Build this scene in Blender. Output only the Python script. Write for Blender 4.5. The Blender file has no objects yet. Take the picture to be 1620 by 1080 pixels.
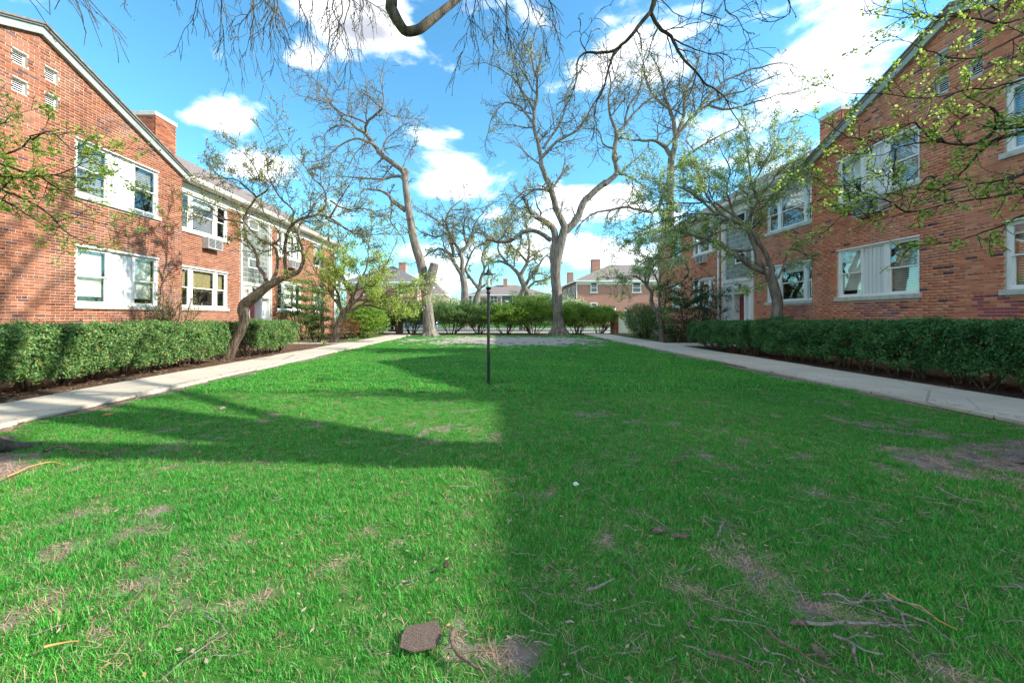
import bpy, math, random
import numpy as np
from mathutils import Vector, noise

random.seed(7)
rng = np.random.default_rng(7)
R = math.radians
scene = bpy.context.scene
col = scene.collection

# ------------------------------------------------------------------ camera, sky, sun, exposure
EYE = 1.25
F = 630.0            # focal length in units of a 1620 wide frame (14 mm lens)
cam_d = bpy.data.cameras.new('camera')
cam_d.sensor_width = 36.0
cam_d.lens = 14.0
cam_d.shift_x = 27.0 / 1620
cam_d.shift_y = -40.0 / 1620
cam_d.clip_start = 0.05
cam_d.clip_end = 2000
cam = bpy.data.objects.new('camera', cam_d)
cam.location = (0, 0, EYE)
cam.rotation_euler = (R(90), 0, 0)
col.objects.link(cam)
scene.camera = cam

SUN_EL, SUN_AZ = 31.2, 98.5          # azimuth clockwise from +Y
world = bpy.data.worlds.new('World')
scene.world = world
world.use_nodes = True
wn, wl = world.node_tree.nodes, world.node_tree.links
wn.clear()
w_out = wn.new('ShaderNodeOutputWorld')
w_bg = wn.new('ShaderNodeBackground')
w_bg.inputs['Strength'].default_value = 0.10
sky = wn.new('ShaderNodeTexSky')
sky.sky_type = 'NISHITA'
sky.sun_disc = False
sky.sun_elevation = R(SUN_EL)
sky.sun_rotation = R(SUN_AZ)
sky.air_density = 1.15
sky.dust_density = 0.25
sky.ozone_density = 2.0
wl.new(w_bg.outputs[0], w_out.inputs[0])
w_tc = wn.new('ShaderNodeTexCoord')

def wmath(op, a, b=None, c=None, clamp=False):
    n = wn.new('ShaderNodeMath'); n.operation = op; n.use_clamp = clamp
    for i, v in enumerate((a, b, c)):
        if v is None: continue
        if isinstance(v, (int, float)): n.inputs[i].default_value = v
        else: wl.new(v, n.inputs[i])
    return n.outputs[0]

def wvec(op, a, b):
    n = wn.new('ShaderNodeVectorMath'); n.operation = op
    for i, v in enumerate((a, b)):
        if isinstance(v, (tuple, list)): n.inputs[i].default_value = v
        elif v is not None: wl.new(v, n.inputs[i])
    return n

def wnoise(vec, scale, detail, rough=0.55, dist=0.0):
    n = wn.new('ShaderNodeTexNoise')
    n.inputs['Scale'].default_value = scale
    n.inputs['Detail'].default_value = detail
    n.inputs['Roughness'].default_value = rough
    n.inputs['Distortion'].default_value = dist
    wl.new(vec, n.inputs['Vector'])
    return n.outputs['Fac']

w_dir = wvec('NORMALIZE', w_tc.outputs['Generated'], None).outputs[0]
# cumulus clouds, each a soft flattened lump at its own bearing; noise breaks their outlines
def bearing(px, py):
    v = Vector(((px - 783) / F, 1.0, (500 - py) / F)); v.normalize(); return v
CLOUDS = [  # px, py, half width, half height, weight
    (345, 190, 56, 26, .8), (400, 35, 75, 30, .75), (560, 25, 118, 52, 1.05), (480, 80, 40, 40, .75),
    (715, 268, 98, 50, 1.0), (395, 255, 120, 40, .9), (1010, 100, 108, 38, .85), (1310, 115, 140, 74, 1.1),
    (1150, 240, 170, 75, 1.0), (960, 320, 120, 50, .95), (1150, 370, 220, 60, .9), (690, 400, 110, 34, .9), (930, 395, 120, 40, .9),
    (650, 445, 190, 24, .8), (1000, 450, 260, 26, .8), (300, 330, 180, 50, .6), (1450, 60, 90, 26, .7)]
field = None
for px, py, hw, hh, wt in CLOUDS:
    c = bearing(px, py)
    k = 1.0 / math.sqrt(1 + ((px - 783) / F) ** 2 + ((500 - py) / F) ** 2)
    d = wvec('SUBTRACT', w_dir, tuple(c)).outputs[0]
    sx, sz = F / (hw * k), F / (hh * k)
    d = wvec('MULTIPLY', d, (sx, sx, sz)).outputs[0]
    ln = wvec('LENGTH', d, None).outputs['Value']
    v = wmath('MULTIPLY', wmath('SUBTRACT', 1.25, ln), wt)
    v = wmath('MAXIMUM', v, 0.0)
    field = v if field is None else wmath('MAXIMUM', field, v)
w_flat = wvec('MULTIPLY', w_dir, (1, 1, 2.1)).outputs[0]
nz = wnoise(w_flat, 4.2, 9, 0.56, 0.2)
nz2 = wnoise(w_flat, 1.7, 4, 0.5)
# unseen fair-weather clouds over the rest of the sky, cover raised to brighten shade
sep = wn.new('ShaderNodeSeparateXYZ'); wl.new(w_dir, sep.inputs[0])
rest = wmath('MULTIPLY', wmath('SUBTRACT', nz2, 0.40), 2.6)
rest = wmath('MULTIPLY', wmath('MAXIMUM', rest, 0.0), wmath('SUBTRACT', 0.25, sep.outputs['Y'], clamp=True))
field = wmath('MAXIMUM', field, wmath('MULTIPLY', rest, 4.0))
dens = wmath('ADD', wmath('MULTIPLY', wmath('MINIMUM', field, 0.9), 1.0), wmath('MULTIPLY', wmath('SUBTRACT', nz, 0.5), 5.2))
ramp = wn.new('ShaderNodeMapRange'); ramp.interpolation_type = 'SMOOTHSTEP'
wl.new(dens, ramp.inputs[0]); ramp.inputs[1].default_value = 0.26; ramp.inputs[2].default_value = 1.25
cov = ramp.outputs[0]
up = wvec('ADD', w_flat, (0, 0, 0.10)).outputs[0]
nzu = wnoise(up, 4.2, 6, 0.56, 0.2)
shade = wn.new('ShaderNodeMapRange'); shade.interpolation_type = 'SMOOTHSTEP'
wl.new(wmath('ADD', dens, wmath('MULTIPLY', wmath('SUBTRACT', nzu, nz), 2.2)), shade.inputs[0])
shade.inputs[1].default_value = 0.6; shade.inputs[2].default_value = 1.6
cmix = wn.new('ShaderNodeMix'); cmix.data_type = 'RGBA'
wl.new(shade.outputs[0], cmix.inputs['Factor'])
cmix.inputs['A'].default_value = (6.2, 6.2, 6.3, 1)
cmix.inputs['B'].default_value = (1.55, 1.64, 1.9, 1)
skymul = wn.new('ShaderNodeMix'); skymul.data_type = 'RGBA'; skymul.blend_type = 'MULTIPLY'
skymul.inputs['Factor'].default_value = 1.0
wl.new(sky.outputs[0], skymul.inputs['A'])
skymul.inputs['B'].default_value = (0.33, 0.64, 0.715, 1)
smix = wn.new('ShaderNodeMix'); smix.data_type = 'RGBA'
wl.new(cov, smix.inputs['Factor'])
wl.new(skymul.outputs['Result'], smix.inputs['A'])
wl.new(cmix.outputs['Result'], smix.inputs['B'])
wl.new(smix.outputs['Result'], w_bg.inputs['Color'])

sun_d = bpy.data.lights.new('sun', 'SUN')
sun_d.energy = 2.0
sun_d.angle = R(0.7)
sun_d.color = (1.0, 0.94, 0.84)
sun = bpy.data.objects.new('sun', sun_d)
sv = Vector((math.sin(R(SUN_AZ)) * math.cos(R(SUN_EL)), math.cos(R(SUN_AZ)) * math.cos(R(SUN_EL)), math.sin(R(SUN_EL))))
sun.rotation_euler = sv.to_track_quat('Z', 'Y').to_euler()
sun.location = sv * 60
col.objects.link(sun)

vs = scene.view_settings
vs.view_transform = 'Standard'; vs.look = 'None'; vs.gamma = 1.0; vs.use_curve_mapping = False
vs.exposure = 2.2
scene.cycles.max_bounces = 8
scene.cycles.transparent_max_bounces = 12
scene.cycles.use_denoising = True

# ------------------------------------------------------------------ helpers
def P(px, py, d):
    """a point seen from the camera at depth d metres"""
    return ((px - 783) / F * d, d, EYE + (500 - py) / F * d)

def tag(o, label=None, cat=None, group=None, kind=None):
    if label: o['label'] = label
    if cat: o['category'] = cat
    if group: o['group'] = group
    if kind: o['kind'] = kind
    return o

def empty(name, loc, label=None, cat=None, group=None):
    o = bpy.data.objects.new(name, None)
    o.empty_display_size = 0.3
    o.location = loc
    col.objects.link(o)
    return tag(o, label, cat, group)

def link_mesh(name, me, parent=None, loc=(0, 0, 0)):
    o = bpy.data.objects.new(name, me)
    if parent is not None:
        o.parent = parent
        pl = world_loc(parent)
        o.location = (loc[0] - pl[0], loc[1] - pl[1], loc[2] - pl[2])
    else:
        o.location = loc
    col.objects.link(o)
    return o

def world_loc(o):
    x = y = z = 0.0
    while o is not None:
        x += o.location[0]; y += o.location[1]; z += o.location[2]
        o = o.parent
    return (x, y, z)

def np_mesh(name, V, faces, mats, mat_idx=None, rnd=None, smooth=False):
    """V (n,3) array; faces a list of (m,k) int arrays"""
    me = bpy.data.meshes.new(name)
    V = np.asarray(V, dtype=np.float32)
    faces = [np.asarray(f, dtype=np.int32) for f in faces if len(f)]
    loops = np.concatenate([f.ravel() for f in faces])
    tot = np.concatenate([np.full(len(f), f.shape[1], dtype=np.int32) for f in faces])
    start = np.concatenate([[0], np.cumsum(tot)[:-1]]).astype(np.int32)
    me.vertices.add(len(V)); me.loops.add(len(loops)); me.polygons.add(len(tot))
    me.vertices.foreach_set('co', V.ravel())
    me.loops.foreach_set('vertex_index', loops)
    me.polygons.foreach_set('loop_start', start)
    if smooth:
        me.polygons.foreach_set('use_smooth', np.ones(len(tot), dtype=bool))
    for m in (mats if isinstance(mats, (list, tuple)) else [mats]): me.materials.append(m)
    if mat_idx is not None:
        me.polygons.foreach_set('material_index', np.asarray(mat_idx, dtype=np.int32))
    if rnd is not None:
        a = me.attributes.new('rnd', 'FLOAT', 'FACE')
        a.data.foreach_set('value', np.asarray(rnd, dtype=np.float32))
    me.update(calc_edges=True)
    me.validate()
    return me

BOXF = [(0, 3, 2, 1), (4, 5, 6, 7), (0, 1, 5, 4), (1, 2, 6, 5), (2, 3, 7, 6), (3, 0, 4, 7)]

class MB:
    def __init__(s): s.v = []; s.f = []; s.m = []; s.r = []
    def face(s, pts, m=0, r=0.5):
        b = len(s.v); s.v += [tuple(p) for p in pts]; s.f.append(tuple(range(b, b + len(pts)))); s.m.append(m); s.r.append(r)
    def box(s, x0, x1, y0, y1, z0, z1, m=0, r=0.5):
        if x0 > x1: x0, x1 = x1, x0
        if y0 > y1: y0, y1 = y1, y0
        if z0 > z1: z0, z1 = z1, z0
        b = len(s.v)
        s.v += [(x0, y0, z0), (x1, y0, z0), (x1, y1, z0), (x0, y1, z0), (x0, y0, z1), (x1, y0, z1), (x1, y1, z1), (x0, y1, z1)]
        for f in BOXF:
            s.f.append(tuple(b + i for i in f)); s.m.append(m); s.r.append(r)
    def prism(s, pts, dx, m=0, r=0.5):
        """closed solid: polygon pts pushed along vector dx"""
        n = len(pts); b = len(s.v)
        s.v += [tuple(p) for p in pts] + [tuple(p[i] + dx[i] for i in range(3)) for p in pts]
        s.f.append(tuple(range(b, b + n))); s.f.append(tuple(reversed(range(b + n, b + 2 * n))))
        for i in range(n):
            j = (i + 1) % n
            s.f.append((b + i, b + n + i, b + n + j, b + j))
        s.m += [m] * (n + 2); s.r += [r] * (n + 2)
    def tube(s, pts, rad, n=8, m=0, r=0.5, cap=True):
        pts = [Vector(p) for p in pts]
        if not isinstance(rad, (list, tuple)): rad = [rad] * len(pts)
        rings = []
        ref = Vector((0, 0, 1)) if abs((pts[-1] - pts[0]).normalized().z) < 0.8 else Vector((0, 1, 0))
        for i, p in enumerate(pts):
            t = (pts[min(i + 1, len(pts) - 1)] - pts[max(i - 1, 0)]).normalized()
            a = t.cross(ref).normalized(); c = a.cross(t)
            b = len(s.v); rings.append(b)
            for k in range(n):
                th = 2 * math.pi * k / n
                s.v.append(tuple(p + (a * math.cos(th) + c * math.sin(th)) * rad[i]))
        for i in range(len(pts) - 1):
            for k in range(n):
                k2 = (k + 1) % n
                s.f.append((rings[i] + k, rings[i + 1] + k, rings[i + 1] + k2, rings[i] + k2)); s.m.append(m); s.r.append(r)
        if cap:
            s.f.append(tuple(rings[0] + k for k in range(n))); s.f.append(tuple(rings[-1] + k for k in reversed(range(n))))
            s.m += [m, m]; s.r += [r, r]
    def build(s, name, mats, parent=None, smooth=False, bevel=0, recalc=False):
        import bmesh
        ms = mats if isinstance(mats, (list, tuple)) else [mats]
        me = bpy.data.meshes.new(name)
        base = world_loc(parent) if parent is not None else (0, 0, 0)
        me.from_pydata([(v[0] - base[0], v[1] - base[1], v[2] - base[2]) for v in s.v], [], s.f)
        for m in ms: me.materials.append(m)
        me.polygons.foreach_set('material_index', s.m)
        a = me.attributes.new('rnd', 'FLOAT', 'FACE'); a.data.foreach_set('value', s.r)
        if smooth: me.polygons.foreach_set('use_smooth', [True] * len(s.f))
        if bevel or recalc:
            bm = bmesh.new(); bm.from_mesh(me)
            if recalc: bmesh.ops.recalc_face_normals(bm, faces=bm.faces)
            if bevel: bmesh.ops.bevel(bm, geom=bm.edges[:], offset=bevel, segments=1, affect='EDGES')
            bm.to_mesh(me); bm.free()
        me.update()
        o = bpy.data.objects.new(name, me)
        if parent is not None: o.parent = parent
        col.objects.link(o)
        return o

# ------------------------------------------------------------------ materials
def new_mat(name):
    m = bpy.data.materials.new(name); m.use_nodes = True
    nt = m.node_tree; b = nt.nodes['Principled BSDF']
    return m, nt, b

def N(nt, typ, **kw):
    n = nt.nodes.new(typ)
    for k, v in kw.items(): setattr(n, k, v)
    return n

def tex_noise(nt, scale, detail=4, rough=0.55, coord='Object', stretch=None):
    tc = N(nt, 'ShaderNodeTexCoord')
    src = tc.outputs[coord]
    if coord == 'World':
        pass
    if stretch:
        mp = N(nt, 'ShaderNodeMapping'); mp.inputs['Scale'].default_value = stretch
        nt.links.new(src, mp.inputs[0]); src = mp.outputs[0]
    n = N(nt, 'ShaderNodeTexNoise')
    n.inputs['Scale'].default_value = scale; n.inputs['Detail'].default_value = detail; n.inputs['Roughness'].default_value = rough
    nt.links.new(src, n.inputs['Vector'])
    return n.outputs['Fac']

def world_noise(nt, scale, detail=4, rough=0.55, stretch=None):
    g = N(nt, 'ShaderNodeNewGeometry'); src = g.outputs['Position']
    if stretch:
        mp = N(nt, 'ShaderNodeMapping'); mp.inputs['Scale'].default_value = stretch
        nt.links.new(src, mp.inputs[0]); src = mp.outputs[0]
    n = N(nt, 'ShaderNodeTexNoise')
    n.inputs['Scale'].default_value = scale; n.inputs['Detail'].default_value = detail; n.inputs['Roughness'].default_value = rough
    nt.links.new(src, n.inputs['Vector'])
    return n.outputs['Fac']

def ramp_node(nt, fac, stops):
    r = N(nt, 'ShaderNodeValToRGB')
    el = r.color_ramp.elements
    while len(el) > 1: el.remove(el[-1])
    el[0].position = stops[0][0]; el[0].color = (*stops[0][1], 1)
    for p, c in stops[1:]:
        e = el.new(p); e.color = (*c, 1)
    nt.links.new(fac, r.inputs[0])
    return r.outputs[0]

def mix(nt, fac, a, b, blend='MIX'):
    n = N(nt, 'ShaderNodeMix', data_type='RGBA', blend_type=blend)
    for k, v in (('Factor', fac), ('A', a), ('B', b)):
        if isinstance(v, (int, float)): n.inputs[k].default_value = v
        elif isinstance(v, tuple): n.inputs[k].default_value = (*v, 1)
        else: nt.links.new(v, n.inputs[k])
    return n.outputs['Result']

def mrange(nt, v, a, b, c=0.0, d=1.0):
    n = N(nt, 'ShaderNodeMapRange'); nt.links.new(v, n.inputs[0])
    for i, x in enumerate((a, b, c, d)): n.inputs[i + 1].default_value = x
    return n.outputs[0]

def bump(nt, b, h, strength=0.3, dist=0.01):
    n = N(nt, 'ShaderNodeBump'); n.inputs['Strength'].default_value = strength; n.inputs['Distance'].default_value = dist
    nt.links.new(h, n.inputs['Height']); nt.links.new(n.outputs[0], b.inputs['Normal'])

def attr(nt, name='rnd'):
    a = N(nt, 'ShaderNodeAttribute', attribute_name=name); return a.outputs['Fac']

def simple(name, c, rough=0.6, var=0.15, scale=6, bmp=0.0, spec=0.4, metal=0.0, stretch=None):
    m, nt, b = new_mat(name)
    n = world_noise(nt, scale, 5, 0.6, stretch)
    lo = tuple(x * (1 - var) for x in c); hi = tuple(min(1, x * (1 + var)) for x in c)
    nt.links.new(ramp_node(nt, n, [(0.3, lo), (0.7, hi)]), b.inputs['Base Color'])
    b.inputs['Roughness'].default_value = rough; b.inputs['Specular IOR Level'].default_value = spec
    b.inputs['Metallic'].default_value = metal
    if bmp: bump(nt, b, world_noise(nt, scale * 6, 4, 0.6, stretch), bmp, 0.01)
    return m

def brick_material(name, stops, dark=(0.11, 0.05, 0.055)):
    m, nt, b = new_mat(name)
    r = attr(nt)
    c = ramp_node(nt, r, stops)
    n = world_noise(nt, 26, 5, 0.65, (1, 0.35, 1))
    c = mix(nt, mrange(nt, n, 0.35, 0.75, 0.0, 0.55), c, mix(nt, 1.0, c, (1.35, 1.35, 1.35), 'MULTIPLY'))
    n2 = world_noise(nt, 60, 4, 0.7)
    c = mix(nt, mrange(nt, n2, 0.55, 0.85, 0.0, 0.4), c, mix(nt, 1.0, c, (0.5, 0.47, 0.5), 'MULTIPLY'))
    n4 = world_noise(nt, 2.6, 5, 0.6, (1, 1, .12))      # rain streaks
    c = mix(nt, mrange(nt, n4, 0.5, 0.75, 0.0, 0.45), c, mix(nt, 1.0, c, (0.55, 0.5, 0.5), 'MULTIPLY'))
    n3 = world_noise(nt, 0.9, 5, 0.6)       # old efflorescence and soot, patch by patch
    c = mix(nt, mrange(nt, n3, 0.5, 0.72, 0.0, 0.26), c, (0.52, 0.38, 0.31))
    nt.links.new(c, b.inputs['Base Color'])
    b.inputs['Roughness'].default_value = 0.85; b.inputs['Specular IOR Level'].default_value = 0.25
    bump(nt, b, world_noise(nt, 120, 3, 0.7), 0.35, 0.004)
    return m

M = {}
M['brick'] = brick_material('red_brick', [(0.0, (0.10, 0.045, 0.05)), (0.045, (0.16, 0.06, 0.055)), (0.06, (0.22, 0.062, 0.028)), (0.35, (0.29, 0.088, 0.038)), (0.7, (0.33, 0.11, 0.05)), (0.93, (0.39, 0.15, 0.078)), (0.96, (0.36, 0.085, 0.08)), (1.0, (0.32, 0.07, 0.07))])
M['brick_shade_lift'] = brick_material('red_brick_shade_lift', [(0.0, (0.10, 0.045, 0.05)), (0.045, (0.16, 0.06, 0.055)), (0.06, (0.42, 0.12, 0.06)), (0.35, (0.55, 0.165, 0.08)), (0.7, (0.60, 0.19, 0.09)), (0.93, (0.66, 0.25, 0.14)), (0.96, (0.36, 0.085, 0.08)), (1.0, (0.32, 0.07, 0.07))])  # same red brick, colour lightened to offset the shade on the right house

m, nt, b = new_mat('mortar'); M['mortar'] = m
nt.links.new(ramp_node(nt, world_noise(nt, 3, 6, 0.65), [(0.3, (0.36, 0.32, 0.26)), (0.7, (0.56, 0.51, 0.42))]), b.inputs['Base Color'])
b.inputs['Roughness'].default_value = 0.95; bump(nt, b, world_noise(nt, 90, 3, 0.7), 0.4, 0.004)

def far_brick(name, c1, c2):
    m, nt, b = new_mat(name)
    g = N(nt, 'ShaderNodeNewGeometry'); s = N(nt, 'ShaderNodeSeparateXYZ'); nt.links.new(g.outputs['Position'], s.inputs[0])
    ad = N(nt, 'ShaderNodeMath', operation='ADD'); nt.links.new(s.outputs[0], ad.inputs[0]); nt.links.new(s.outputs[1], ad.inputs[1])
    cb = N(nt, 'ShaderNodeCombineXYZ'); nt.links.new(ad.outputs[0], cb.inputs[0]); nt.links.new(s.outputs[2], cb.inputs[1])
    t = N(nt, 'ShaderNodeTexBrick'); nt.links.new(cb.outputs[0], t.inputs['Vector'])
    t.inputs['Color1'].default_value = (*c1, 1); t.inputs['Color2'].default_value = (*c2, 1); t.inputs['Mortar'].default_value = (0.45, 0.38, 0.33, 1)
    t.inputs['Scale'].default_value = 1.0; t.inputs['Brick Width'].default_value = 0.21; t.inputs['Row Height'].default_value = 0.07; t.inputs['Mortar Size'].default_value = 0.008
    n = world_noise(nt, 0.6, 5, 0.6)
    nt.links.new(mix(nt, mrange(nt, n, 0.35, 0.75, 0, 0.35), t.outputs[0], (0.52, 0.30, 0.24)), b.inputs['Base Color'])
    b.inputs['Roughness'].default_value = 0.9
    return m
M['far_brick'] = far_brick('far_brick', (0.42, 0.145, 0.10), (0.36, 0.11, 0.075))
M['tan_brick'] = far_brick('tan_brick', (0.42, 0.30, 0.18), (0.36, 0.25, 0.14))

def painted(name, c, grime=(0.33, 0.33, 0.28), amt=0.35, stretch=(1, 1, 0.35)):
    m, nt, b = new_mat(name)
    n = world_noise(nt, 5, 6, 0.65, stretch)
    col_ = mix(nt, mrange(nt, n, 0.5, 0.78, 0, amt), c, grime)
    nt.links.new(col_, b.inputs['Base Color']); b.inputs['Roughness'].default_value = 0.5
    bump(nt, b, world_noise(nt, 40, 3, 0.6), 0.15, 0.004)
    return m
M['white'] = painted('white_paint', (0.78, 0.78, 0.76))
M['cream'] = painted('cream_paint', (0.66, 0.64, 0.58), amt=0.45)
M['rake'] = painted('rake_paint', (0.33, 0.35, 0.33), (0.18, 0.19, 0.17), 0.6, (1, 1, 1))
M['stone'] = painted('sill_stone', (0.52, 0.50, 0.44), (0.16, 0.18, 0.11), 0.85, (1, 1, 1))
M['limestone'] = painted('limestone', (0.56, 0.53, 0.46), (0.32, 0.29, 0.22), 0.6, (1, 1, 1))
M['vinyl'] = painted('vinyl_panel', (0.66, 0.67, 0.66), (0.45, 0.44, 0.40), 0.3)
M['door'] = simple('red_door', (0.22, 0.035, 0.04), 0.4, 0.1, 4)
M['door_pink'] = simple('faded_red_door', (0.36, 0.09, 0.085), 0.5, 0.1, 4)
M['black'] = simple('black_paint', (0.016, 0.016, 0.018), 0.45, 0.4, 30, 0.2)
M['grey'] = simple('grey_metal', (0.42, 0.42, 0.41), 0.5, 0.15, 8)
M['dark'] = simple('dark_grille', (0.035, 0.035, 0.035), 0.7)
M['room'] = simple('dark_room', (0.018, 0.018, 0.02), 0.9)
M['shingle'] = simple('roof_shingles', (0.20, 0.165, 0.15), 0.95, 0.35, 9, 0.6)
M['shingle_dark'] = simple('dark_shingles', (0.15, 0.14, 0.14), 0.95, 0.35, 9, 0.6)
M['blind'] = simple('window_blind', (0.78, 0.78, 0.68), 0.8, 0.08, 3)
M['curtain'] = simple('tan_curtain', (0.36, 0.29, 0.14), 0.9, 0.3, 5, 0, 0.2, 0, (1, 4, 0.4))
M['greendoor'] = simple('grey_panel', (0.11, 0.13, 0.13), 0.6)

m, nt, b = new_mat('blind_slats'); M['slats'] = m
g = N(nt, 'ShaderNodeNewGeometry'); s = N(nt, 'ShaderNodeSeparateXYZ'); nt.links.new(g.outputs['Position'], s.inputs[0])
w = N(nt, 'ShaderNodeMath', operation='MULTIPLY'); nt.links.new(s.outputs[2], w.inputs[0]); w.inputs[1].default_value = 120.0
sn = N(nt, 'ShaderNodeMath', operation='SINE'); nt.links.new(w.outputs[0], sn.inputs[0])
nt.links.new(ramp_node(nt, mrange(nt, sn.outputs[0], -1, 1), [(0.1, (0.05, 0.05, 0.05)), (0.5, (0.34, 0.33, 0.30)), (1, (0.42, 0.41, 0.38))]), b.inputs['Base Color'])

def glass_mat(name, tint=(1, 1, 1), lift=0.0):
    m, nt, b = new_mat(name); nt.nodes.remove(b)
    out = nt.nodes['Material Output']
    tr = N(nt, 'ShaderNodeBsdfTransparent'); tr.inputs[0].default_value = (*tint, 1)
    gl = N(nt, 'ShaderNodeBsdfGlossy'); gl.inputs['Roughness'].default_value = 0.015
    lw = N(nt, 'ShaderNodeLayerWeight'); lw.inputs[0].default_value = 0.5
    pw = N(nt, 'ShaderNodeMath', operation='POWER'); nt.links.new(lw.outputs['Facing'], pw.inputs[0]); pw.inputs[1].default_value = 4.0
    fr = N(nt, 'ShaderNodeMath', operation='MULTIPLY_ADD'); nt.links.new(pw.outputs[0], fr.inputs[0]); fr.inputs[1].default_value = 0.9; fr.inputs[2].default_value = 0.05
    bm = N(nt, 'ShaderNodeBump'); bm.inputs['Strength'].default_value = 0.35; bm.inputs['Distance'].default_value = 0.01
    nt.links.new(world_noise(nt, 1.6, 2, 0.4), bm.inputs['Height']); nt.links.new(bm.outputs[0], gl.inputs['Normal'])
    add = N(nt, 'ShaderNodeMath', operation='ADD', use_clamp=True); nt.links.new(fr.outputs[0], add.inputs[0]); add.inputs[1].default_value = lift
    mx = N(nt, 'ShaderNodeMixShader'); nt.links.new(add.outputs[0], mx.inputs[0]); nt.links.new(tr.outputs[0], mx.inputs[1]); nt.links.new(gl.outputs[0], mx.inputs[2])
    nt.links.new(mx.outputs[0], out.inputs[0])
    return m
M['glass'] = glass_mat('window_glass', (0.96, 0.98, 0.97), 0.06)
M['lamp_glass'] = glass_mat('lamp_glass', (0.9, 0.9, 0.88), 0.05)
m, nt, b = new_mat('glass_block'); M['block'] = m
nt.links.new(ramp_node(nt, attr(nt), [(0, (0.10, 0.12, 0.105)), (0.6, (0.14, 0.165, 0.145)), (1, (0.20, 0.22, 0.19))]), b.inputs['Base Color'])
b.inputs['Roughness'].default_value = 0.12; b.inputs['Specular IOR Level'].default_value = 0.9
bump(nt, b, world_noise(nt, 22, 2, 0.5), 0.25, 0.01)

def bark(name, c1, c2, sc=9, lichen=None):
    m, nt, b = new_mat(name)
    n = world_noise(nt, sc, 6, 0.7, (1, 1, 0.18))
    c = ramp_node(nt, n, [(0.32, c1), (0.62, c2)])
    n2 = world_noise(nt, 2.2, 4, 0.6)
    if lichen: c = mix(nt, mrange(nt, n2, 0.52, 0.68, 0, 0.7), c, lichen)
    nt.links.new(c, b.inputs['Base Color']); b.inputs['Roughness'].default_value = 0.95; b.inputs['Specular IOR Level'].default_value = 0.15
    bump(nt, b, n, 1.0, 0.05)
    return m
M['bark_grey'] = bark('grey_bark', (0.06, 0.052, 0.043), (0.27, 0.24, 0.20))
M['bark_dark'] = bark('dark_bark', (0.02, 0.018, 0.014), (0.085, 0.072, 0.05), 9, (0.10, 0.10, 0.035))
M['bark_elm'] = bark('elm_bark', (0.035, 0.030, 0.024), (0.17, 0.145, 0.11), 14, (0.20, 0.19, 0.10))
M['bark_brown'] = bark('brown_bark', (0.05, 0.035, 0.025), (0.24, 0.18, 0.13), 12)

def leaf_mat(name, stops, trans=0.35, rough=0.55):
    m, nt, b = new_mat(name)
    c = ramp_node(nt, attr(nt), stops)
    nt.links.new(c, b.inputs['Base Color']); b.inputs['Roughness'].default_value = rough; b.inputs['Specular IOR Level'].default_value = 0.3
    out = nt.nodes['Material Output']
    tl = N(nt, 'ShaderNodeBsdfTranslucent'); nt.links.new(c, tl.inputs[0])
    mx = N(nt, 'ShaderNodeMixShader'); mx.inputs[0].default_value = trans
    nt.links.new(b.outputs[0], mx.inputs[1]); nt.links.new(tl.outputs[0], mx.inputs[2]); nt.links.new(mx.outputs[0], out.inputs[0])
    return m
M['leaf_bud'] = leaf_mat('leaf_buds', [(0, (0.22, 0.22, 0.04)), (0.5, (0.40, 0.44, 0.08)), (1, (0.58, 0.60, 0.16))])
M['leaf_fresh'] = leaf_mat('fresh_leaves', [(0, (0.14, 0.28, 0.03)), (0.4, (0.36, 0.54, 0.07)), (0.8, (0.62, 0.72, 0.16)), (1, (0.76, 0.76, 0.38))], 0.45)
M['leaf_mid'] = leaf_mat('spring_leaves', [(0, (0.16, 0.32, 0.04)), (0.45, (0.34, 0.54, 0.09)), (0.76, (0.60, 0.70, 0.22)), (0.82, (0.82, 0.82, 0.74)), (1, (0.87, 0.86, 0.82))], 0.45)
M['leaf_olive'] = leaf_mat('olive_leaves', [(0, (0.14, 0.17, 0.03)), (0.6, (0.30, 0.34, 0.07)), (1, (0.42, 0.44, 0.12))])
M['leaf_pale'] = leaf_mat('pale_blossom', [(0, (0.24, 0.28, 0.12)), (0.6, (0.45, 0.48, 0.28)), (1, (0.65, 0.64, 0.50))])
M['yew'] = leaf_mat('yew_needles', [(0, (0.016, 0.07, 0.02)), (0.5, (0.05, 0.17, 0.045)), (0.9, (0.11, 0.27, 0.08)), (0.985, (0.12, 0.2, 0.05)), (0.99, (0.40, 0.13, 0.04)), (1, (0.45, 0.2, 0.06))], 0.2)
M['yew_sun_tint'] = leaf_mat('yew_needles_sun_tint', [(0, (0.04, 0.11, 0.03)), (0.5, (0.11, 0.23, 0.06)), (0.9, (0.23, 0.36, 0.11)), (0.985, (0.2, 0.28, 0.08)), (0.99, (0.5, 0.18, 0.06)), (1, (0.5, 0.25, 0.08))], 0.22)  # lighter copy of the yew greens, sunlight put into the colour
M['yew_dark'] = leaf_mat('dark_yew_needles', [(0, (0.012, 0.045, 0.014)), (0.6, (0.03, 0.10, 0.03)), (0.97, (0.07, 0.16, 0.045)), (1, (0.14, 0.07, 0.02))], 0.15)
M['arbor'] = leaf_mat('bright_evergreen', [(0, (0.06, 0.14, 0.015)), (0.5, (0.16, 0.32, 0.03)), (1, (0.36, 0.48, 0.08))], 0.25)
M['arbor_deep'] = leaf_mat('deep_evergreen', [(0, (0.035, 0.09, 0.02)), (0.5, (0.10, 0.19, 0.04)), (1, (0.24, 0.32, 0.09))], 0.2)
M['brown_leaf'] = leaf_mat('brown_foliage', [(0, (0.12, 0.055, 0.02)), (0.6, (0.26, 0.12, 0.05)), (1, (0.34, 0.22, 0.08))], 0.2)
# ------------------------------------------------------------------ brick buildings
COURSE = 0.0685; BL = 0.203; BH = 0.0555; JOINT = 0.0130
BRICK_MESHES = {}

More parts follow.
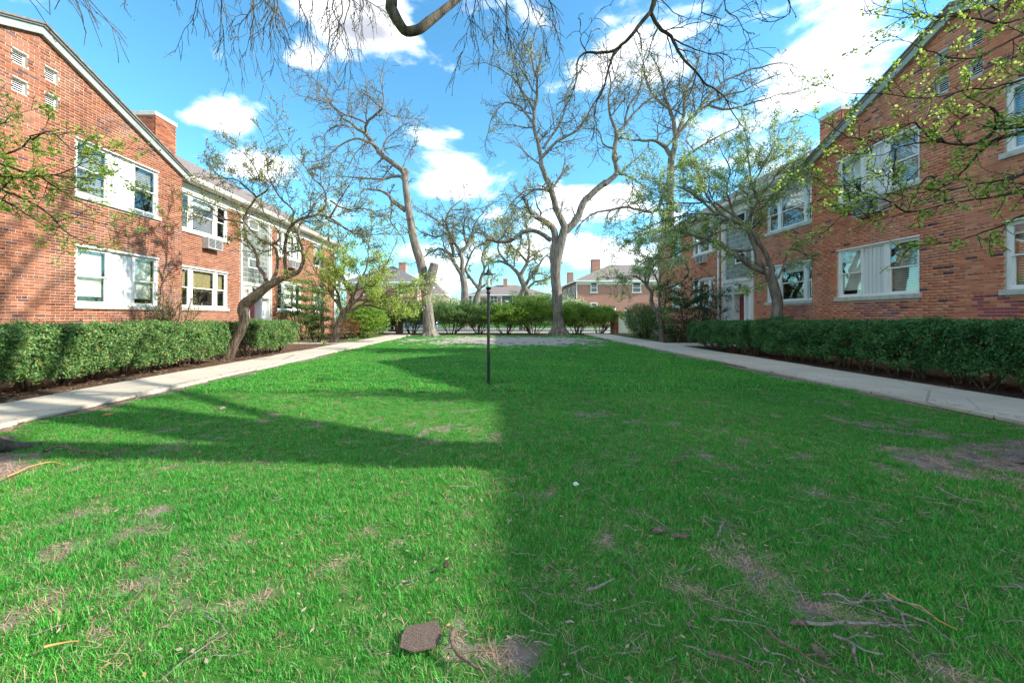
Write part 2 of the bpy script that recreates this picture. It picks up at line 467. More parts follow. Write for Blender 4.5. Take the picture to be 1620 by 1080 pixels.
def brick_proto(side, key, L, r):
    k = (side, key)
    if k not in BRICK_MESHES:
        mb = MB(); mb.box(-0.014, 0.002, -L / 2, L / 2, 0, BH, 0, r)
        me = bpy.data.meshes.new('brick'); me.from_pydata(mb.v, [], mb.f)
        a = me.attributes.new('rnd', 'FLOAT', 'FACE'); a.data.foreach_set('value', mb.r)
        me.materials.append(M['brick'] if side < 0 else M['brick_shade_lift'])
        BRICK_MESHES[k] = me
    return BRICK_MESHES[k]

def cut(iv, a, b):
    out = []
    for s, e in iv:
        if b <= s or a >= e: out.append((s, e)); continue
        if a > s: out.append((s, a))
        if b < e: out.append((b, e))
    return out

def lay_bricks(y0, y1, z0, ztop, openings, dz=0.0, seed=1, crimson=()):
    """rows of running bond with a header course every seventh; ztop(y) bounds a gable"""
    rr = random.Random(seed); out = []
    n = 0; z = z0
    zmax = max(ztop(y0 + (y1 - y0) * i / 20) for i in range(21))
    while z + BH < zmax:
        zc = z + BH / 2
        # extent below the slope
        ys = [y0 + (y1 - y0) * i / 400 for i in range(401)]
        ok = [y for y in ys if ztop(y) > z + BH]
        if not ok: break
        iv = [(min(ok), max(ok))]
        for a, b_, za, zb in openings:
            if z + BH > za and z < zb: iv = cut(iv, a, b_)
        header = n % 7 == 3
        L = 0.098 if header else BL
        pitch = L + JOINT
        off = (0.25 if header else (0.5 if n % 2 else 0.0)) * (BL + JOINT)
        for s, e in iv:
            k = math.floor((s - off) / pitch)
            while True:
                a = off + k * pitch; b_ = a + L; k += 1
                if a > e: break
                a2, b2 = max(a, s + 0.002), min(b_, e - 0.002)
                if b2 - a2 < 0.03: continue
                r = rr.random() ** 0.9 * 0.93
                for (ca, cb, cza, czb, pr) in crimson:
                    if ca < (a2 + b2) / 2 < cb and cza < zc < czb and rr.random() < pr: r = 0.95 + 0.05 * rr.random()
                out.append((a2, b2, z, r, (b2 - a2) > BL - 0.002))
        n += 1; z += COURSE
    return out

def joined_bricks(name, bricks, side, D, parent, mat):
    n = len(bricks)
    A = np.array([(b[0], b[1], b[2], b[3]) for b in bricks])
    jit = rng.uniform(-0.0015, 0.0025, n)
    if side < 0: xa, xb = np.full(n, -D - 0.010), np.full(n, -D) + jit + 0.001
    else: xa, xb = np.full(n, D + 0.010), np.full(n, D) - jit - 0.001
    x0 = np.minimum(xa, xb); x1 = np.maximum(xa, xb)
    y0, y1, z0 = A[:, 0], A[:, 1], A[:, 2]; z1 = z0 + BH
    V = np.stack([np.stack(c, 1) for c in ((x0, y0, z0), (x1, y0, z0), (x1, y1, z0), (x0, y1, z0), (x0, y0, z1), (x1, y0, z1), (x1, y1, z1), (x0, y1, z1))], 1)
    fs = [f for i, f in enumerate(BOXF) if i != (3 if side > 0 else 5)]
    Fc = np.array(fs)[None] + (np.arange(n) * 8)[:, None, None]
    base = world_loc(parent)
    V = V.reshape(-1, 3) - np.array(base)
    me = np_mesh(name, V, [Fc.reshape(-1, 4)], mat, rnd=np.repeat(A[:, 3], len(fs)))
    o = bpy.data.objects.new(name, me); o.parent = parent; col.objects.link(o)
    return tag(o, kind='stuff')

def window(root, S, D, y0, y1, zs, zt, kind, back='room', blind=None):
    """S=-1 left, +1 right. w is metres in front of the brick face."""
    X = lambda w: S * (D - w)
    f = MB()
    fw = 0.055
    # casing
    f.box(X(-0.13), X(-0.035), y0, y0 + fw, zs, zt); f.box(X(-0.13), X(-0.035), y1 - fw, y1, zs, zt)
    f.box(X(-0.13), X(-0.038), y0 + fw, y1 - fw, zt - fw, zt); f.box(X(-0.13), X(-0.038), y0 + fw, y1 - fw, zs, zs + 0.05)
    f.box(X(-0.012), X(0.022), y0 - 0.015, y1 + 0.015, zt - 0.022, zt + 0.012)   # drip cap
    W = y1 - y0 - 2 * fw
    if kind == 'pair': parts = [('sash', .34), ('post', .05), ('panel', .27), ('post', .03), ('sash', .31)]
    elif kind == 'triple': parts = [('sash', .205), ('post', .065), ('sash', .46), ('post', .065), ('sash', .205)]
    else: parts = [('sash', 1.0)]
    if kind == 'pair' and S < 0: pass
    y = y0 + fw
    bays = []
    for k, fr in parts:
        e = y + fr * W
        if k == 'post': f.box(X(-0.12), X(-0.042), y, e, zs + 0.05, zt - fw)
        else: bays.append((k, y, e))
        y = e
    win = f.build('window', M['white'], root)
    s = MB(); s.box(X(-0.14), X(0.055), y0 - 0.07, y1 + 0.07, zs - 0.115, zs - 0.002)
    s.build('sill', M['stone'], win, bevel=0.006)
    z0, z1 = zs + 0.05, zt - fw
    for i, (k, a, e) in enumerate(bays):
        if k == 'panel':
            p = MB(); nb = 5; bw = (e - a) / nb
            p.box(X(-0.10), X(-0.085), a, e, z0, z1)
            for j in range(nb): p.box(X(-0.085), X(-0.072 + 0.002 * (j % 2)), a + j * bw + 0.006, a + (j + 1) * bw - 0.006, z0, z1)
            p.build('panel', M['vinyl'] if S > 0 else M['white'], win)
            continue
        zm = (z0 + z1) / 2 - 0.02
        r = 0.035
        for j, (za, zb, w0, w1) in enumerate(((zm, z1, -0.085, -0.055), (z0, zm + 0.04, -0.118, -0.088))):
            q = MB()
            q.box(X(w0), X(w1), a, a + r, za, zb); q.box(X(w0), X(w1), e - r, e, za, zb)
            q.box(X(w0), X(w1), a + r, e - r, zb - r, zb); q.box(X(w0), X(w1), a + r, e - r, za, za + r)
            q.build('sash', M['white'], win)
            g = MB(); wm = (w0 + w1) / 2
            g.box(X(wm - 0.003), X(wm + 0.003), a + r, e - r, za + r, zb - r)
            g.build('pane', M['glass'], win)
        bl = blind[i] if isinstance(blind, list) else blind
        if bl:
            q = MB(); low = z0 + (z1 - z0) * bl[1]
            q.box(X(-0.20), X(-0.19), a + 0.01, e - 0.01, low, z1)
            q.build(bl[2] if len(bl) > 2 else 'blind', M[bl[0]], win)
    q = MB(); q.box(X(-0.75), X(-0.74), y0 - 0.2, y1 + 0.2, zs - 0.2, zt + 0.2)
    q.build('unlit_room_sheet', M['room'], win)  # near-black sheet, its colour stands in for the unlit room
    return win

def wall_sheet(mb, S, D, y0, y1, z0, z1, openings, w=-0.005, depth=0.16, m=0):
    X = lambda w_: S * (D - w_)
    ys = sorted({y0, y1, *[v for o in openings for v in (o[0], o[1]) if y0 < v < y1]})
    zs = sorted({z0, z1, *[v for o in openings for v in (o[2], o[3]) if z0 < v < z1]})
    for i in range(len(ys) - 1):
        for j in range(len(zs) - 1):
            cy, cz = (ys[i] + ys[i + 1]) / 2, (zs[j] + zs[j + 1]) / 2
            if any(o[0] < cy < o[1] and o[2] < cz < o[3] for o in openings): continue
            mb.face([(X(w), ys[i], zs[j]), (X(w), ys[i + 1], zs[j]), (X(w), ys[i + 1], zs[j + 1]), (X(w), ys[i], zs[j + 1])], m)
    for a, b_, za, zb in openings:
        for q in ([(a, za), (a, zb)], [(b_, za), (b_, zb)], [(a, za), (b_, za)], [(a, zb), (b_, zb)]):
            mb.face([(X(w), q[0][0], q[0][1]), (X(w), q[1][0], q[1][1]), (X(w - depth), q[1][0], q[1][1]), (X(w - depth), q[0][0], q[0][1])], m)

def building(cfg):
    S, D, Dw = cfg['S'], cfg['D'], cfg['Dw']
    g0, g1, gc, gz = cfg['gable']          # wall start, end, ridge y, ridge z
    yend, ystart = cfg['end'], cfg['start']
    dz = cfg['dz']
    ze = 5.72 + dz                         # top of wing brickwork
    ez = 6.02 + dz                         # gable eave height at wall corner
    slope = (gz - ez) / (g1 - gc)
    bm_ = M['brick'] if S < 0 else M['brick_shade_lift']
    root = empty('apartment_building', (S * D, gc, 0), cfg['label'], 'building')
    X = lambda d: S * d
    gtop = lambda y: gz - 0.02 - slope * abs(y - gc)
    op_g = []; op_w = []
    for (y0, y1, zs, zt, kind, bl) in cfg['gwin']: op_g.append((y0, y1, zs - 0.115, zt))
    for (y0, y1, zs, zt, kind, bl) in cfg['wwin']: op_w.append((y0, y1, zs - 0.115, zt))
    st = cfg['stair']
    op_w.append((st[0], st[1], 0.0, ze))
    for (y, z) in cfg['vents']: op_g.append((y - 0.14, y + 0.14, z - 0.145, z + 0.145))
    # wall body
    w = MB()
    wall_sheet(w, S, D, g0, g1, 0, 5.9, [o for o in op_g if o[3] < 5.95])
    up = [o for o in op_g if o[3] >= 5.95]
    ys = sorted({g0, g1, gc, *[v for o in up for v in (o[0], o[1])]})
    for i in range(len(ys) - 1):
        a, b_ = ys[i], ys[i + 1]; cy = (a + b_) / 2
        holes = sorted((o[2], o[3]) for o in up if o[0] < cy < o[1])
        z = 5.9
        for za, zb in holes:
            w.face([(X(D + .005), a, z), (X(D + .005), b_, z), (X(D + .005), b_, za), (X(D + .005), a, za)]); z = zb
        w.face([(X(D + .005), a, z), (X(D + .005), b_, z), (X(D + .005), b_, gtop(b_) + .05), (X(D + .005), a, gtop(a) + .05)])
    for a, b_, za, zb in up:
        for q in ([(a, za), (a, zb)], [(b_, za), (b_, zb)], [(a, za), (b_, za)], [(a, zb), (b_, zb)]):
            w.face([(X(D + .005), q[0][0], q[0][1]), (X(D + .005), q[1][0], q[1][1]), (X(D + .16), q[1][0], q[1][1]), (X(D + .16), q[0][0], q[0][1])])
    wall_sheet(w, S, Dw, g1, yend, 0, ze + 0.3, op_w)
    wall_sheet(w, S, Dw, ystart, g0, 0, ze + 0.3, [])
    for yy in (g0, g1):                    # short returns at the step
        w.face([(X(D + .005), yy, 0), (X(Dw + .005), yy, 0), (X(Dw + .005), yy, ze + .3), (X(D + .005), yy, ze + .3)])
    wall = w.build('wall', M['mortar'], root)
    w = MB()
    for yy in (ystart, yend):
        w.face([(X(Dw + .005), yy, 0), (X(Dw + 8.6), yy, 0), (X(Dw + 8.6), yy, ze + .3), (X(Dw + .005), yy, ze + .3)])
    w.face([(X(Dw + 8.6), ystart, 0), (X(Dw + 8.6), yend, 0), (X(Dw + 8.6), yend, ze + .3), (X(Dw + 8.6), ystart, ze + .3)])
    w.build('end_wall', M['far_brick'], root)
    # bricks
    gb = lay_bricks(g0, g1, 0.0, lambda y: gtop(y) - 0.02, op_g, seed=3, crimson=cfg['crimson'])
    wb = lay_bricks(g1 + 0.004, yend, 0.0, lambda y: ze, op_w, seed=4, crimson=cfg['crimson'])
    cand = []
    for i, b_ in enumerate(gb):
        if not b_[4]: continue
        yc = (b_[0] + b_[1]) / 2; px = 783 + S * F * D / yc; py = 500 - (b_[2] - EYE) / yc * F
        if 8 < px < 1612 and 8 < py < 515: cand.append((yc, i))
    cand.sort(); pick = {i for _, i in cand[:300]}
    n = 0
    for i in pick:
        b_ = gb[i]; key = int(b_[3] * 16); r = min(1.0, (key + 0.5) / 16)
        if b_[3] >= 0.95: key, r = 99, 0.98
        me = brick_proto(S, key, BL, r)
        o = bpy.data.objects.new('brick', me); o.parent = wall
        o.location = (S * D, (b_[0] + b_[1]) / 2, b_[2])
        if S > 0: o.rotation_euler = (0, 0, math.pi)
        o.location.x -= root.location.x; o.location.y -= root.location.y
        col.objects.link(o)
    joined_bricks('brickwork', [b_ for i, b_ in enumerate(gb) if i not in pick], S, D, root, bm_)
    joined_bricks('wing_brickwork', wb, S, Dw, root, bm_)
    # bricks on the exposed return of the step are hidden from here; windows next
    for (y0, y1, zs, zt, kind, bl) in cfg['gwin']: window(root, S, D, y0, y1, zs, zt, kind, blind=bl)
    for (y0, y1, zs, zt, kind, bl) in cfg['wwin']: window(root, S, Dw, y0, y1, zs, zt, kind, blind=bl)
    # louvre vents
    for (y, z) in cfg['vents']:
        v = MB(); X2 = lambda w_: S * (D - w_)
        for a, b_, za, zb in ((y - .14, y - .12, z - .145, z + .145), (y + .12, y + .14, z - .145, z + .145), (y - .12, y + .12, z + .125, z + .145), (y - .12, y + .12, z - .145, z - .12)):
            v.box(X2(-0.105), X2(-0.075), a, b_, za, zb)
        v.box(X2(-0.155), X2(-0.15), y - .14, y + .14, z - .145, z + .145, 1)
        vo = v.build('vent', [M['white'], M['dark']], root)
        for k in range(5):
            sl = MB(); zz = z - .095 + k * .048
            sl.prism([(X2(-0.125), y - .119, zz + .026), (X2(-0.088), y - .119, zz - .002), (X2(-0.088), y - .119, zz - .010), (X2(-0.125), y - .119, zz + .018)], (0, .238, 0))
            sl.build('slat', M['white'], vo, recalc=True)
    # gable roof
    ov = 0.22; top = gz + 0.10
    rk = MB()
    def zr(y): return top - slope * abs(y - gc)
    for sg in (-1, 1):
        ye = (g1 + ov) if sg > 0 else (g0 - ov)
        for (h0, h1, wd, m_) in ((-0.22, -0.035, 0.10, 0), (-0.035, 0.0, 0.15, 0)):
            pts = [(X(D - wd), gc, zr(gc) + h0), (X(D - wd), ye, zr(ye) + h0), (X(D - wd), ye, zr(ye) + h1), (X(D - wd), gc, zr(gc) + h1)]
            rk.prism(pts, (S * (wd + 0.02), 0, 0), m_)
    rk.build('rake_board', M['rake'], root, recalc=True)
    rf = MB()
    for sg in (-1, 1):
        ye = (g1 + ov + .03) if sg > 0 else (g0 - ov - .03)
        pts = [(X(D - .19), gc, zr(gc)), (X(D - .19), ye, zr(ye)), (X(D - .19), ye, zr(ye) + .045), (X(D - .19), gc, zr(gc) + .045)]
        rf.prism(pts, (S * 6.0, 0, 0))
    # wing roofs: eave to ridge, hipped at the ends
    xe, xr = Dw - 0.40, Dw + 4.3; ze0 = ze + 0.50; zr0 = 9.02 + dz; xb = Dw + 9.0
    def wing_roof(a, b_, hip_a, hip_b):
        ra = a + (4.2 if hip_a else 0); rb = b_ - (4.2 if hip_b else 0)
        e = [(X(xe), a, ze0), (X(xe), b_, ze0), (X(xb), b_, ze0), (X(xb), a, ze0)]
        r_ = [(X(xr), ra, zr0), (X(xr), rb, zr0)]
        rf.face([e[0], e[1], r_[1], r_[0]]); rf.face([e[2], e[3], r_[0], r_[1]])
        rf.face([e[1], e[2], r_[1]]); rf.face([e[3], e[0], r_[0]])
        rf.face([(p[0], p[1], p[2] - 0.03) for p in (e[0], e[3], e[2], e[1])])
    wing_roof(ystart - 0.3, yend + 0.35, True, True)
    rf.build('roof', M['shingle'], root, recalc=True)
    # eaves: frieze, soffit, gutter
    for a, b_ in ((g1 + 0.005, yend), (ystart, g0 - 0.005)):
        e = MB()
        e.box(X(Dw + 0.02), X(Dw - 0.05), a, b_, ze, ze + 0.20)
        e.box(X(Dw + 0.02), X(Dw - 0.09), a, b_, ze + 0.20, ze + 0.27)
        e.box(X(Dw + 0.02), X(Dw - 0.36), a, b_ + (0.3 if b_ == yend else 0), ze + 0.30, ze + 0.33)
        e.build('frieze', M['cream'], root)
        e = MB(); b2 = b_ + (0.33 if b_ == yend else 0)
        xg = Dw - 0.37
        e.prism([(X(xg), a, ze + .31), (X(xg - .07), a, ze + .31), (X(xg - .12), a, ze + .38), (X(xg - .12), a, ze + .46), (X(xg), a, ze + .46)], (0, b2 - a, 0))
        e.build('gutter', M['cream'], root, recalc=True)
    # chimney
    cx, cy0, cy1, cxw, ct = cfg['chimney']
    xa, xb2 = (cx, cx + cxw)
    ch = MB(); ch.box(X(xa + .01), X(xb2 - .01), cy0 + .01, cy1 - .01, 5.5, ct - .16)
    cho = ch.build('chimney', M['mortar'], root)
    cb = MB(); z = 6.6; n = 0; rr = random.Random(9)
    while z < ct - .2:
        off = 0 if n % 2 else .107
        a = cy0 - off
        while a < cy1:
            p, q = max(a, cy0), min(a + BL, cy1)
            if q - p > .04: cb.box(X(xa), X(xa + .03), p, q, z, z + BH, 0, rr.random() * .93)
            a += BL + JOINT
        a = xa - off
        while a < xb2:
            p, q = max(a, xa + .004), min(a + BL, xb2)
            if q - p > .04: cb.box(X(p), X(q), cy0, cy0 + .03, z, z + BH, 0, rr.random() * .93)
            a += BL + JOINT
        z += COURSE; n += 1
    tag(cb.build('chimney_brickwork', bm_, cho), kind='stuff')
    cc = MB(); cc.box(X(xa - .03), X(xb2 + .03), cy0 - .03, cy1 + .03, ct - .16, ct, 0); cc.box(X(xa + .25), X(xb2 - .2), cy0 + .2, cy1 - .2, ct, ct + .10, 0)
    cc.build('chimney_cap', M['stone'], cho, bevel=0.01)
    # stair bay: stone surround, glass block wall, door
    s0, s1 = st[0], st[1]
    X2 = lambda w_: S * (Dw - w_)
    e = MB(); jw = 0.13
    e.box(X2(-.15), X2(.045), s0, s0 + jw, 0, ze); e.box(X2(-.15), X2(.045), s1 - jw, s1, 0, ze)
    e.box(X2(-.15), X2(.03), s0 + jw, s1 - jw, 2.62 + dz, 2.78 + dz)
    e.box(X2(-.15), X2(-.02), s0 + jw, s1 - jw, 2.14 + dz, 2.62 + dz)
    e.box(X2(-.15), X2(.02), s0 + jw, s1 - jw, 2.08 + dz, 2.16 + dz)
    e.box(X2(-.15), X2(-.01), s0 + jw, s1 - jw, ze - .06, ze)
    sur = e.build('stair_surround', M['limestone'] if S < 0 else M['cream'], root)
    # glass block grid
    a, b_ = s0 + jw, s1 - jw
    e = MB()
    gz0, gz1 = 2.78 + dz, ze - .06
    e.box(X2(-.12), X2(-.10), a, a + .05, gz0, gz1); e.box(X2(-.12), X2(.0), a, a + .045, gz0, gz1); e.box(X2(-.12), X2(.0), b_ - .045, b_, gz0, gz1)
    e.build('block_frame', M['white'], sur)
    e = MB(); e.box(X2(-.13), X2(-.095), a, b_, gz0, gz1); e.build('block_mortar', M['limestone'], sur)
    nb = 8; nr = 13; a1, b1 = a + .045, b_ - .045
    bw = (b1 - a1) / nb; bh = (gz1 - gz0) / nr; rr = random.Random(2)
    bk = MB()
    vents = []
    for r_ in range(nr):
        for c in range(nb):
            if c in (2, 3, 4) and r_ in (3, 4): continue
            if c in (2, 3, 4) and r_ in (11, 12): continue
            bk.box(X2(-.115), X2(-.085), a1 + c * bw + .010, a1 + (c + 1) * bw - .010, gz0 + r_ * bh + .010, gz0 + (r_ + 1) * bh - .010, 0, rr.random())
    tag(bk.build('glass_blocks', M['block'], sur, bevel=0.004), kind='stuff')
    for r_ in (3, 11):
        va, vb, vz0, vz1 = a1 + 2 * bw, a1 + 5 * bw, gz0 + r_ * bh, gz0 + (r_ + 2) * bh
        q = MB()
        for (p, pp, z0, z1) in ((va, va + .05, vz0, vz1), (vb - .05, vb, vz0, vz1), (va + .05, vb - .05, vz0, vz0 + .05), (va + .05, vb - .05, vz1 - .05, vz1)):
            q.box(X2(-.11), X2(-.05), p, pp, z0, z1)
        q.box(X2(-.09), X2(-.085), va + .05, vb - .05, vz0 + .05, vz1 - .05, 1)
        q.build('vent_window', [M['white'], M['block'] if S < 0 else M['room']], sur)
    # doorway: two side panels flank a recessed door; step
    pa, pb = a, b_
    dd0 = pa + (pb - pa) * .22; dd1 = pa + (pb - pa) * .62
    e = MB()
    for (p, q_, w_) in ((pa, pa + .26, .0), (dd0 + .02, dd0 + .10, .0), (dd1, dd1 + .16, .02), (pb - .08, pb, .02)):
        e.box(X2(-.4), X2(w_), p, q_, .12, 2.08 + dz)
    e.box(X2(-.20), X2(-.16), dd1 + .16, pb - .08, .12, 2.08 + dz)
    e.box(X2(-.20), X2(-.16), pa + .26, dd0 + .02, .12, 2.08 + dz)
    e.box(X2(-.5), X2(-.4), pa, pb, .0, 2.14 + dz)
    e.build('door_surround', M['white'], sur)
    e = MB()
    e.box(X2(-.30), X2(-.26), dd0 + .10, dd1, .12, 2.08 + dz)
    for (za, zb) in ((.25, .85), (.98, 1.92)):
        for (p, q_) in ((dd0 + .18, (dd0 + dd1) / 2 + .02), ((dd0 + dd1) / 2 + .09, dd1 - .08)):
            e.box(X2(-.26), X2(-.252), p, q_, za, zb + dz)
    dr = e.build('door', M['door_pink'] if S < 0 else M['door'], root)
    e = MB(); e.tube([(X2(-.26), dd0 + .16, 1.1), (X2(-.20), dd0 + .16, 1.1)], .02, 8); e.build('handle', M['grey'], dr)
    e = MB(); e.box(X2(-.158), X2(-.13), dd1 + .22, dd1 + .36, 1.18 + dz, 1.62 + dz, 0); e.box(X2(-.13), X2(-.127), dd1 + .25, dd1 + .33, 1.45 + dz, 1.56 + dz, 1)
    for k in range(4): e.box(X2(-.13), X2(-.126), dd1 + .25 + (k % 2) * .045, dd1 + .28 + (k % 2) * .045, 1.3 + dz + .05 * (k // 2), 1.325 + dz + .05 * (k // 2), 1)
    e.build('intercom', [M['grey'], M['dark']], root)
    e = MB(); e.box(X2(-.4), X2(.7), pa - .1, pb + .1, 0, .12); e.build('door_step', M['limestone'], root)
    # lantern and numbers over the door
    ly = (dd0 + dd1) / 2; lz = 2.40 + dz
    e = MB(); e.box(X2(-.02), X2(.0), ly - .09, ly + .07, lz - .14, lz + .12, 0)
    e.tube([(X2(0), ly, lz + .1), (X2(.12), ly, lz + .15), (X2(.16), ly, lz + .1)], .012, 6, 0)
    e.tube([(X2(.16), ly, lz + .12), (X2(.16), ly, lz + .06), (X2(.16), ly, lz + .055)], [.01, .09, .085], 8, 0)
    e.tube([(X2(.16), ly, lz + .055), (X2(.16), ly, lz - .10)], [.075, .05], 8, 1)
    e.tube([(X2(.16), ly, lz - .10), (X2(.16), ly, lz - .15)], [.055, .01], 8, 0)
    e.build('wall_lantern', [M['black'], M['white']], root)
    for (ny, txt) in cfg['numbers']:
        pl = MB(); pl.box(X2(-.02), X2(-.008), ny - .20, ny + .20, 2.30 + dz, 2.47 + dz)
        po = pl.build('number_plate', M['limestone'] if S < 0 else M['cream'], root)
        t = bpy.data.curves.new('house_number', 'FONT'); t.body = txt; t.size = 0.19; t.extrude = 0.006; t.align_x = 'CENTER'; t.align_y = 'CENTER'
        t.materials.append(M['black'])
        to = bpy.data.objects.new('house_number', t); col.objects.link(to)
        bpy.context.view_layer.update()
        me_ = bpy.data.meshes.new_from_object(to.evaluated_get(bpy.context.evaluated_depsgraph_get()))
        bpy.data.objects.remove(to); to = bpy.data.objects.new('house_number', me_); to.parent = po
        rl = root.location
        to.location = (X2(0) - rl.x, ny - rl.y, 2.385 + dz)
        to.rotation_euler = (R(90), 0, R(90) if S < 0 else R(-90))
        col.objects.link(to)
    # downspouts
    for dy in cfg['spouts']:
        e = MB(); xs = Dw - .07
        e.tube([(X(Dw - .42), dy, ze + .36), (X(Dw - .38), dy, ze + .25), (X(xs), dy, ze - .05), (X(xs), dy, .2), (X(xs - .15), dy, .06)], .05, 8)
        e.build('downspout', M['white'], root)
    return root

B = ('blind', 0.0); BH_ = ('blind', 0.12); SL = ('slats', 0.0); CU = ('curtain', 0.42, 'curtain'); TOP = ('blind', .8)
left = building(dict(S=-1, D=10.48, Dw=11.08, gable=(4.93, 13.34, 9.14, 7.84), start=-9.0, end=27.5, dz=0.0,
    label='sunlit red brick two storey apartment house along the left edge of the lawn',
    gwin=[(9.96, 12.40, 1.55, 3.03, 'pair', [BH_, None, BH_]), (9.96, 12.40, 4.33, 5.73, 'pair', [('slats', .0), None, ('slats', .45)]),
          (5.88, 8.32, 1.55, 3.03, 'pair', B), (5.88, 8.32, 4.33, 5.73, 'pair', B)],
    wwin=[(13.93, 16.50, 1.57, 3.03, 'triple', [CU, CU, CU]), (13.93, 16.50, 4.37, 5.69, 'triple', [None, TOP, None]),
          (20.3, 22.75, 1.57, 3.03, 'triple', [None, BH_, None]), (20.3, 22.75, 4.37, 5.69, 'triple', [B, B, B]),
          (24.35, 25.45, 1.57, 3.03, 'single', [B]), (24.35, 25.45, 4.37, 5.69, 'single', [('blind', .5)])],
    stair=(17.3, 19.72), vents=[(8.79, 6.94), (8.79, 6.32), (9.42, 6.94), (9.42, 6.32)],
    chimney=(13.0, 15.25, 16.25, .92, 9.1), numbers=[(17.72, '1120')], spouts=[27.35], crimson=[(13.4, 14.6, 4.5, 6, .15)]))
right = building(dict(S=1, D=10.2, Dw=10.8, gable=(4.62, 12.82, 8.78, 8.02), start=-9.0, end=26.3, dz=0.15,
    label='shaded red brick two storey apartment house along the right edge of the lawn',
    gwin=[(9.57, 11.87, 1.80, 3.19, 'pair', [SL, None, BH_]), (9.57, 11.87, 4.53, 5.84, 'pair', [SL, None, ('blind', .4)]),
          (5.62, 7.96, 1.78, 3.14, 'pair', [None, None, SL]), (5.62, 7.96, 4.50, 5.84, 'pair', [None, None, SL])],
    wwin=[(13.25, 15.82, 1.80, 3.17, 'triple', [None, TOP, SL]), (13.25, 15.82, 4.52, 5.84, 'triple', [TOP, ('blind', .6), TOP]),
          (19.55, 21.75, 1.80, 3.17, 'triple', [None, None, None]), (19.55, 21.75, 4.52, 5.84, 'triple', [None, None, None]),
          (23.1, 24.3, 1.80, 3.17, 'single', [None]), (23.1, 24.3, 4.52, 5.84, 'single', [None])],
    stair=(16.58, 18.92), vents=[(8.47, 7.12), (8.47, 6.50), (9.10, 7.12), (9.10, 6.50)],
    chimney=(13.0, 14.95, 15.95, .95, 9.15), numbers=[(17.2, '1121'), (18.4, '1123')], spouts=[19.12, 26.15],
    crimson=[(9.9, 11.4, 1.2, 1.68, .55), (13.8, 14.9, 1.2, 1.68, .7), (7.4, 8.5, 1.2, 1.7, .6)]))

# window air conditioners, each set in a wall under a window
def air_conditioner(S, D, y0, y1, z0, z1, label):
    root = empty('air_conditioner', (S * D, (y0 + y1) / 2, z0), label, 'air conditioner', 'air conditioners in the walls under the windows')
    X = lambda w: S * (D - w)
    c = MB(); t = .03
    c.box(X(-.1), X(.26), y0, y0 + t, z0, z1); c.box(X(-.1), X(.26), y1 - t, y1, z0, z1)
    c.box(X(-.1), X(.26), y0 + t, y1 - t, z1 - t, z1); c.box(X(-.1), X(.26), y0 + t, y1 - t, z0, z0 + t)
    c.build('case', M['grey'], root)
    g = MB(); g.box(X(.19), X(.20), y0 + t, y1 - t, z0 + t, z1 - t, 1)
    n = 7
    for i in range(n):
        z = z0 + t + (z1 - z0 - 2 * t) * (i + .5) / n; g.box(X(.215), X(.24), y0 + t, y1 - t, z - .009, z + .007, 0)
    g.box(X(.215), X(.245), (y0 + y1) / 2 - .012, (y0 + y1) / 2 + .012, z0 + t, z1 - t, 0)
    g.build('grille', [M['grey'], M['dark']], root)
air_conditioner(-1, 11.08, 15.05, 15.85, 3.83, 4.24, 'grey air conditioner under the upper window next to the left gable')
air_conditioner(-1, 11.08, 21.3, 22.0, 3.85, 4.24, 'white air conditioner past the glass block wall on the left house')
air_conditioner(1, 10.2, 10.3, 11.1, 3.98, 4.38, 'air conditioner under the upper gable window of the right house, behind leafy twigs')
air_conditioner(1, 10.8, 20.2, 20.95, 3.98, 4.39, 'air conditioner past the glass block wall on the right house')

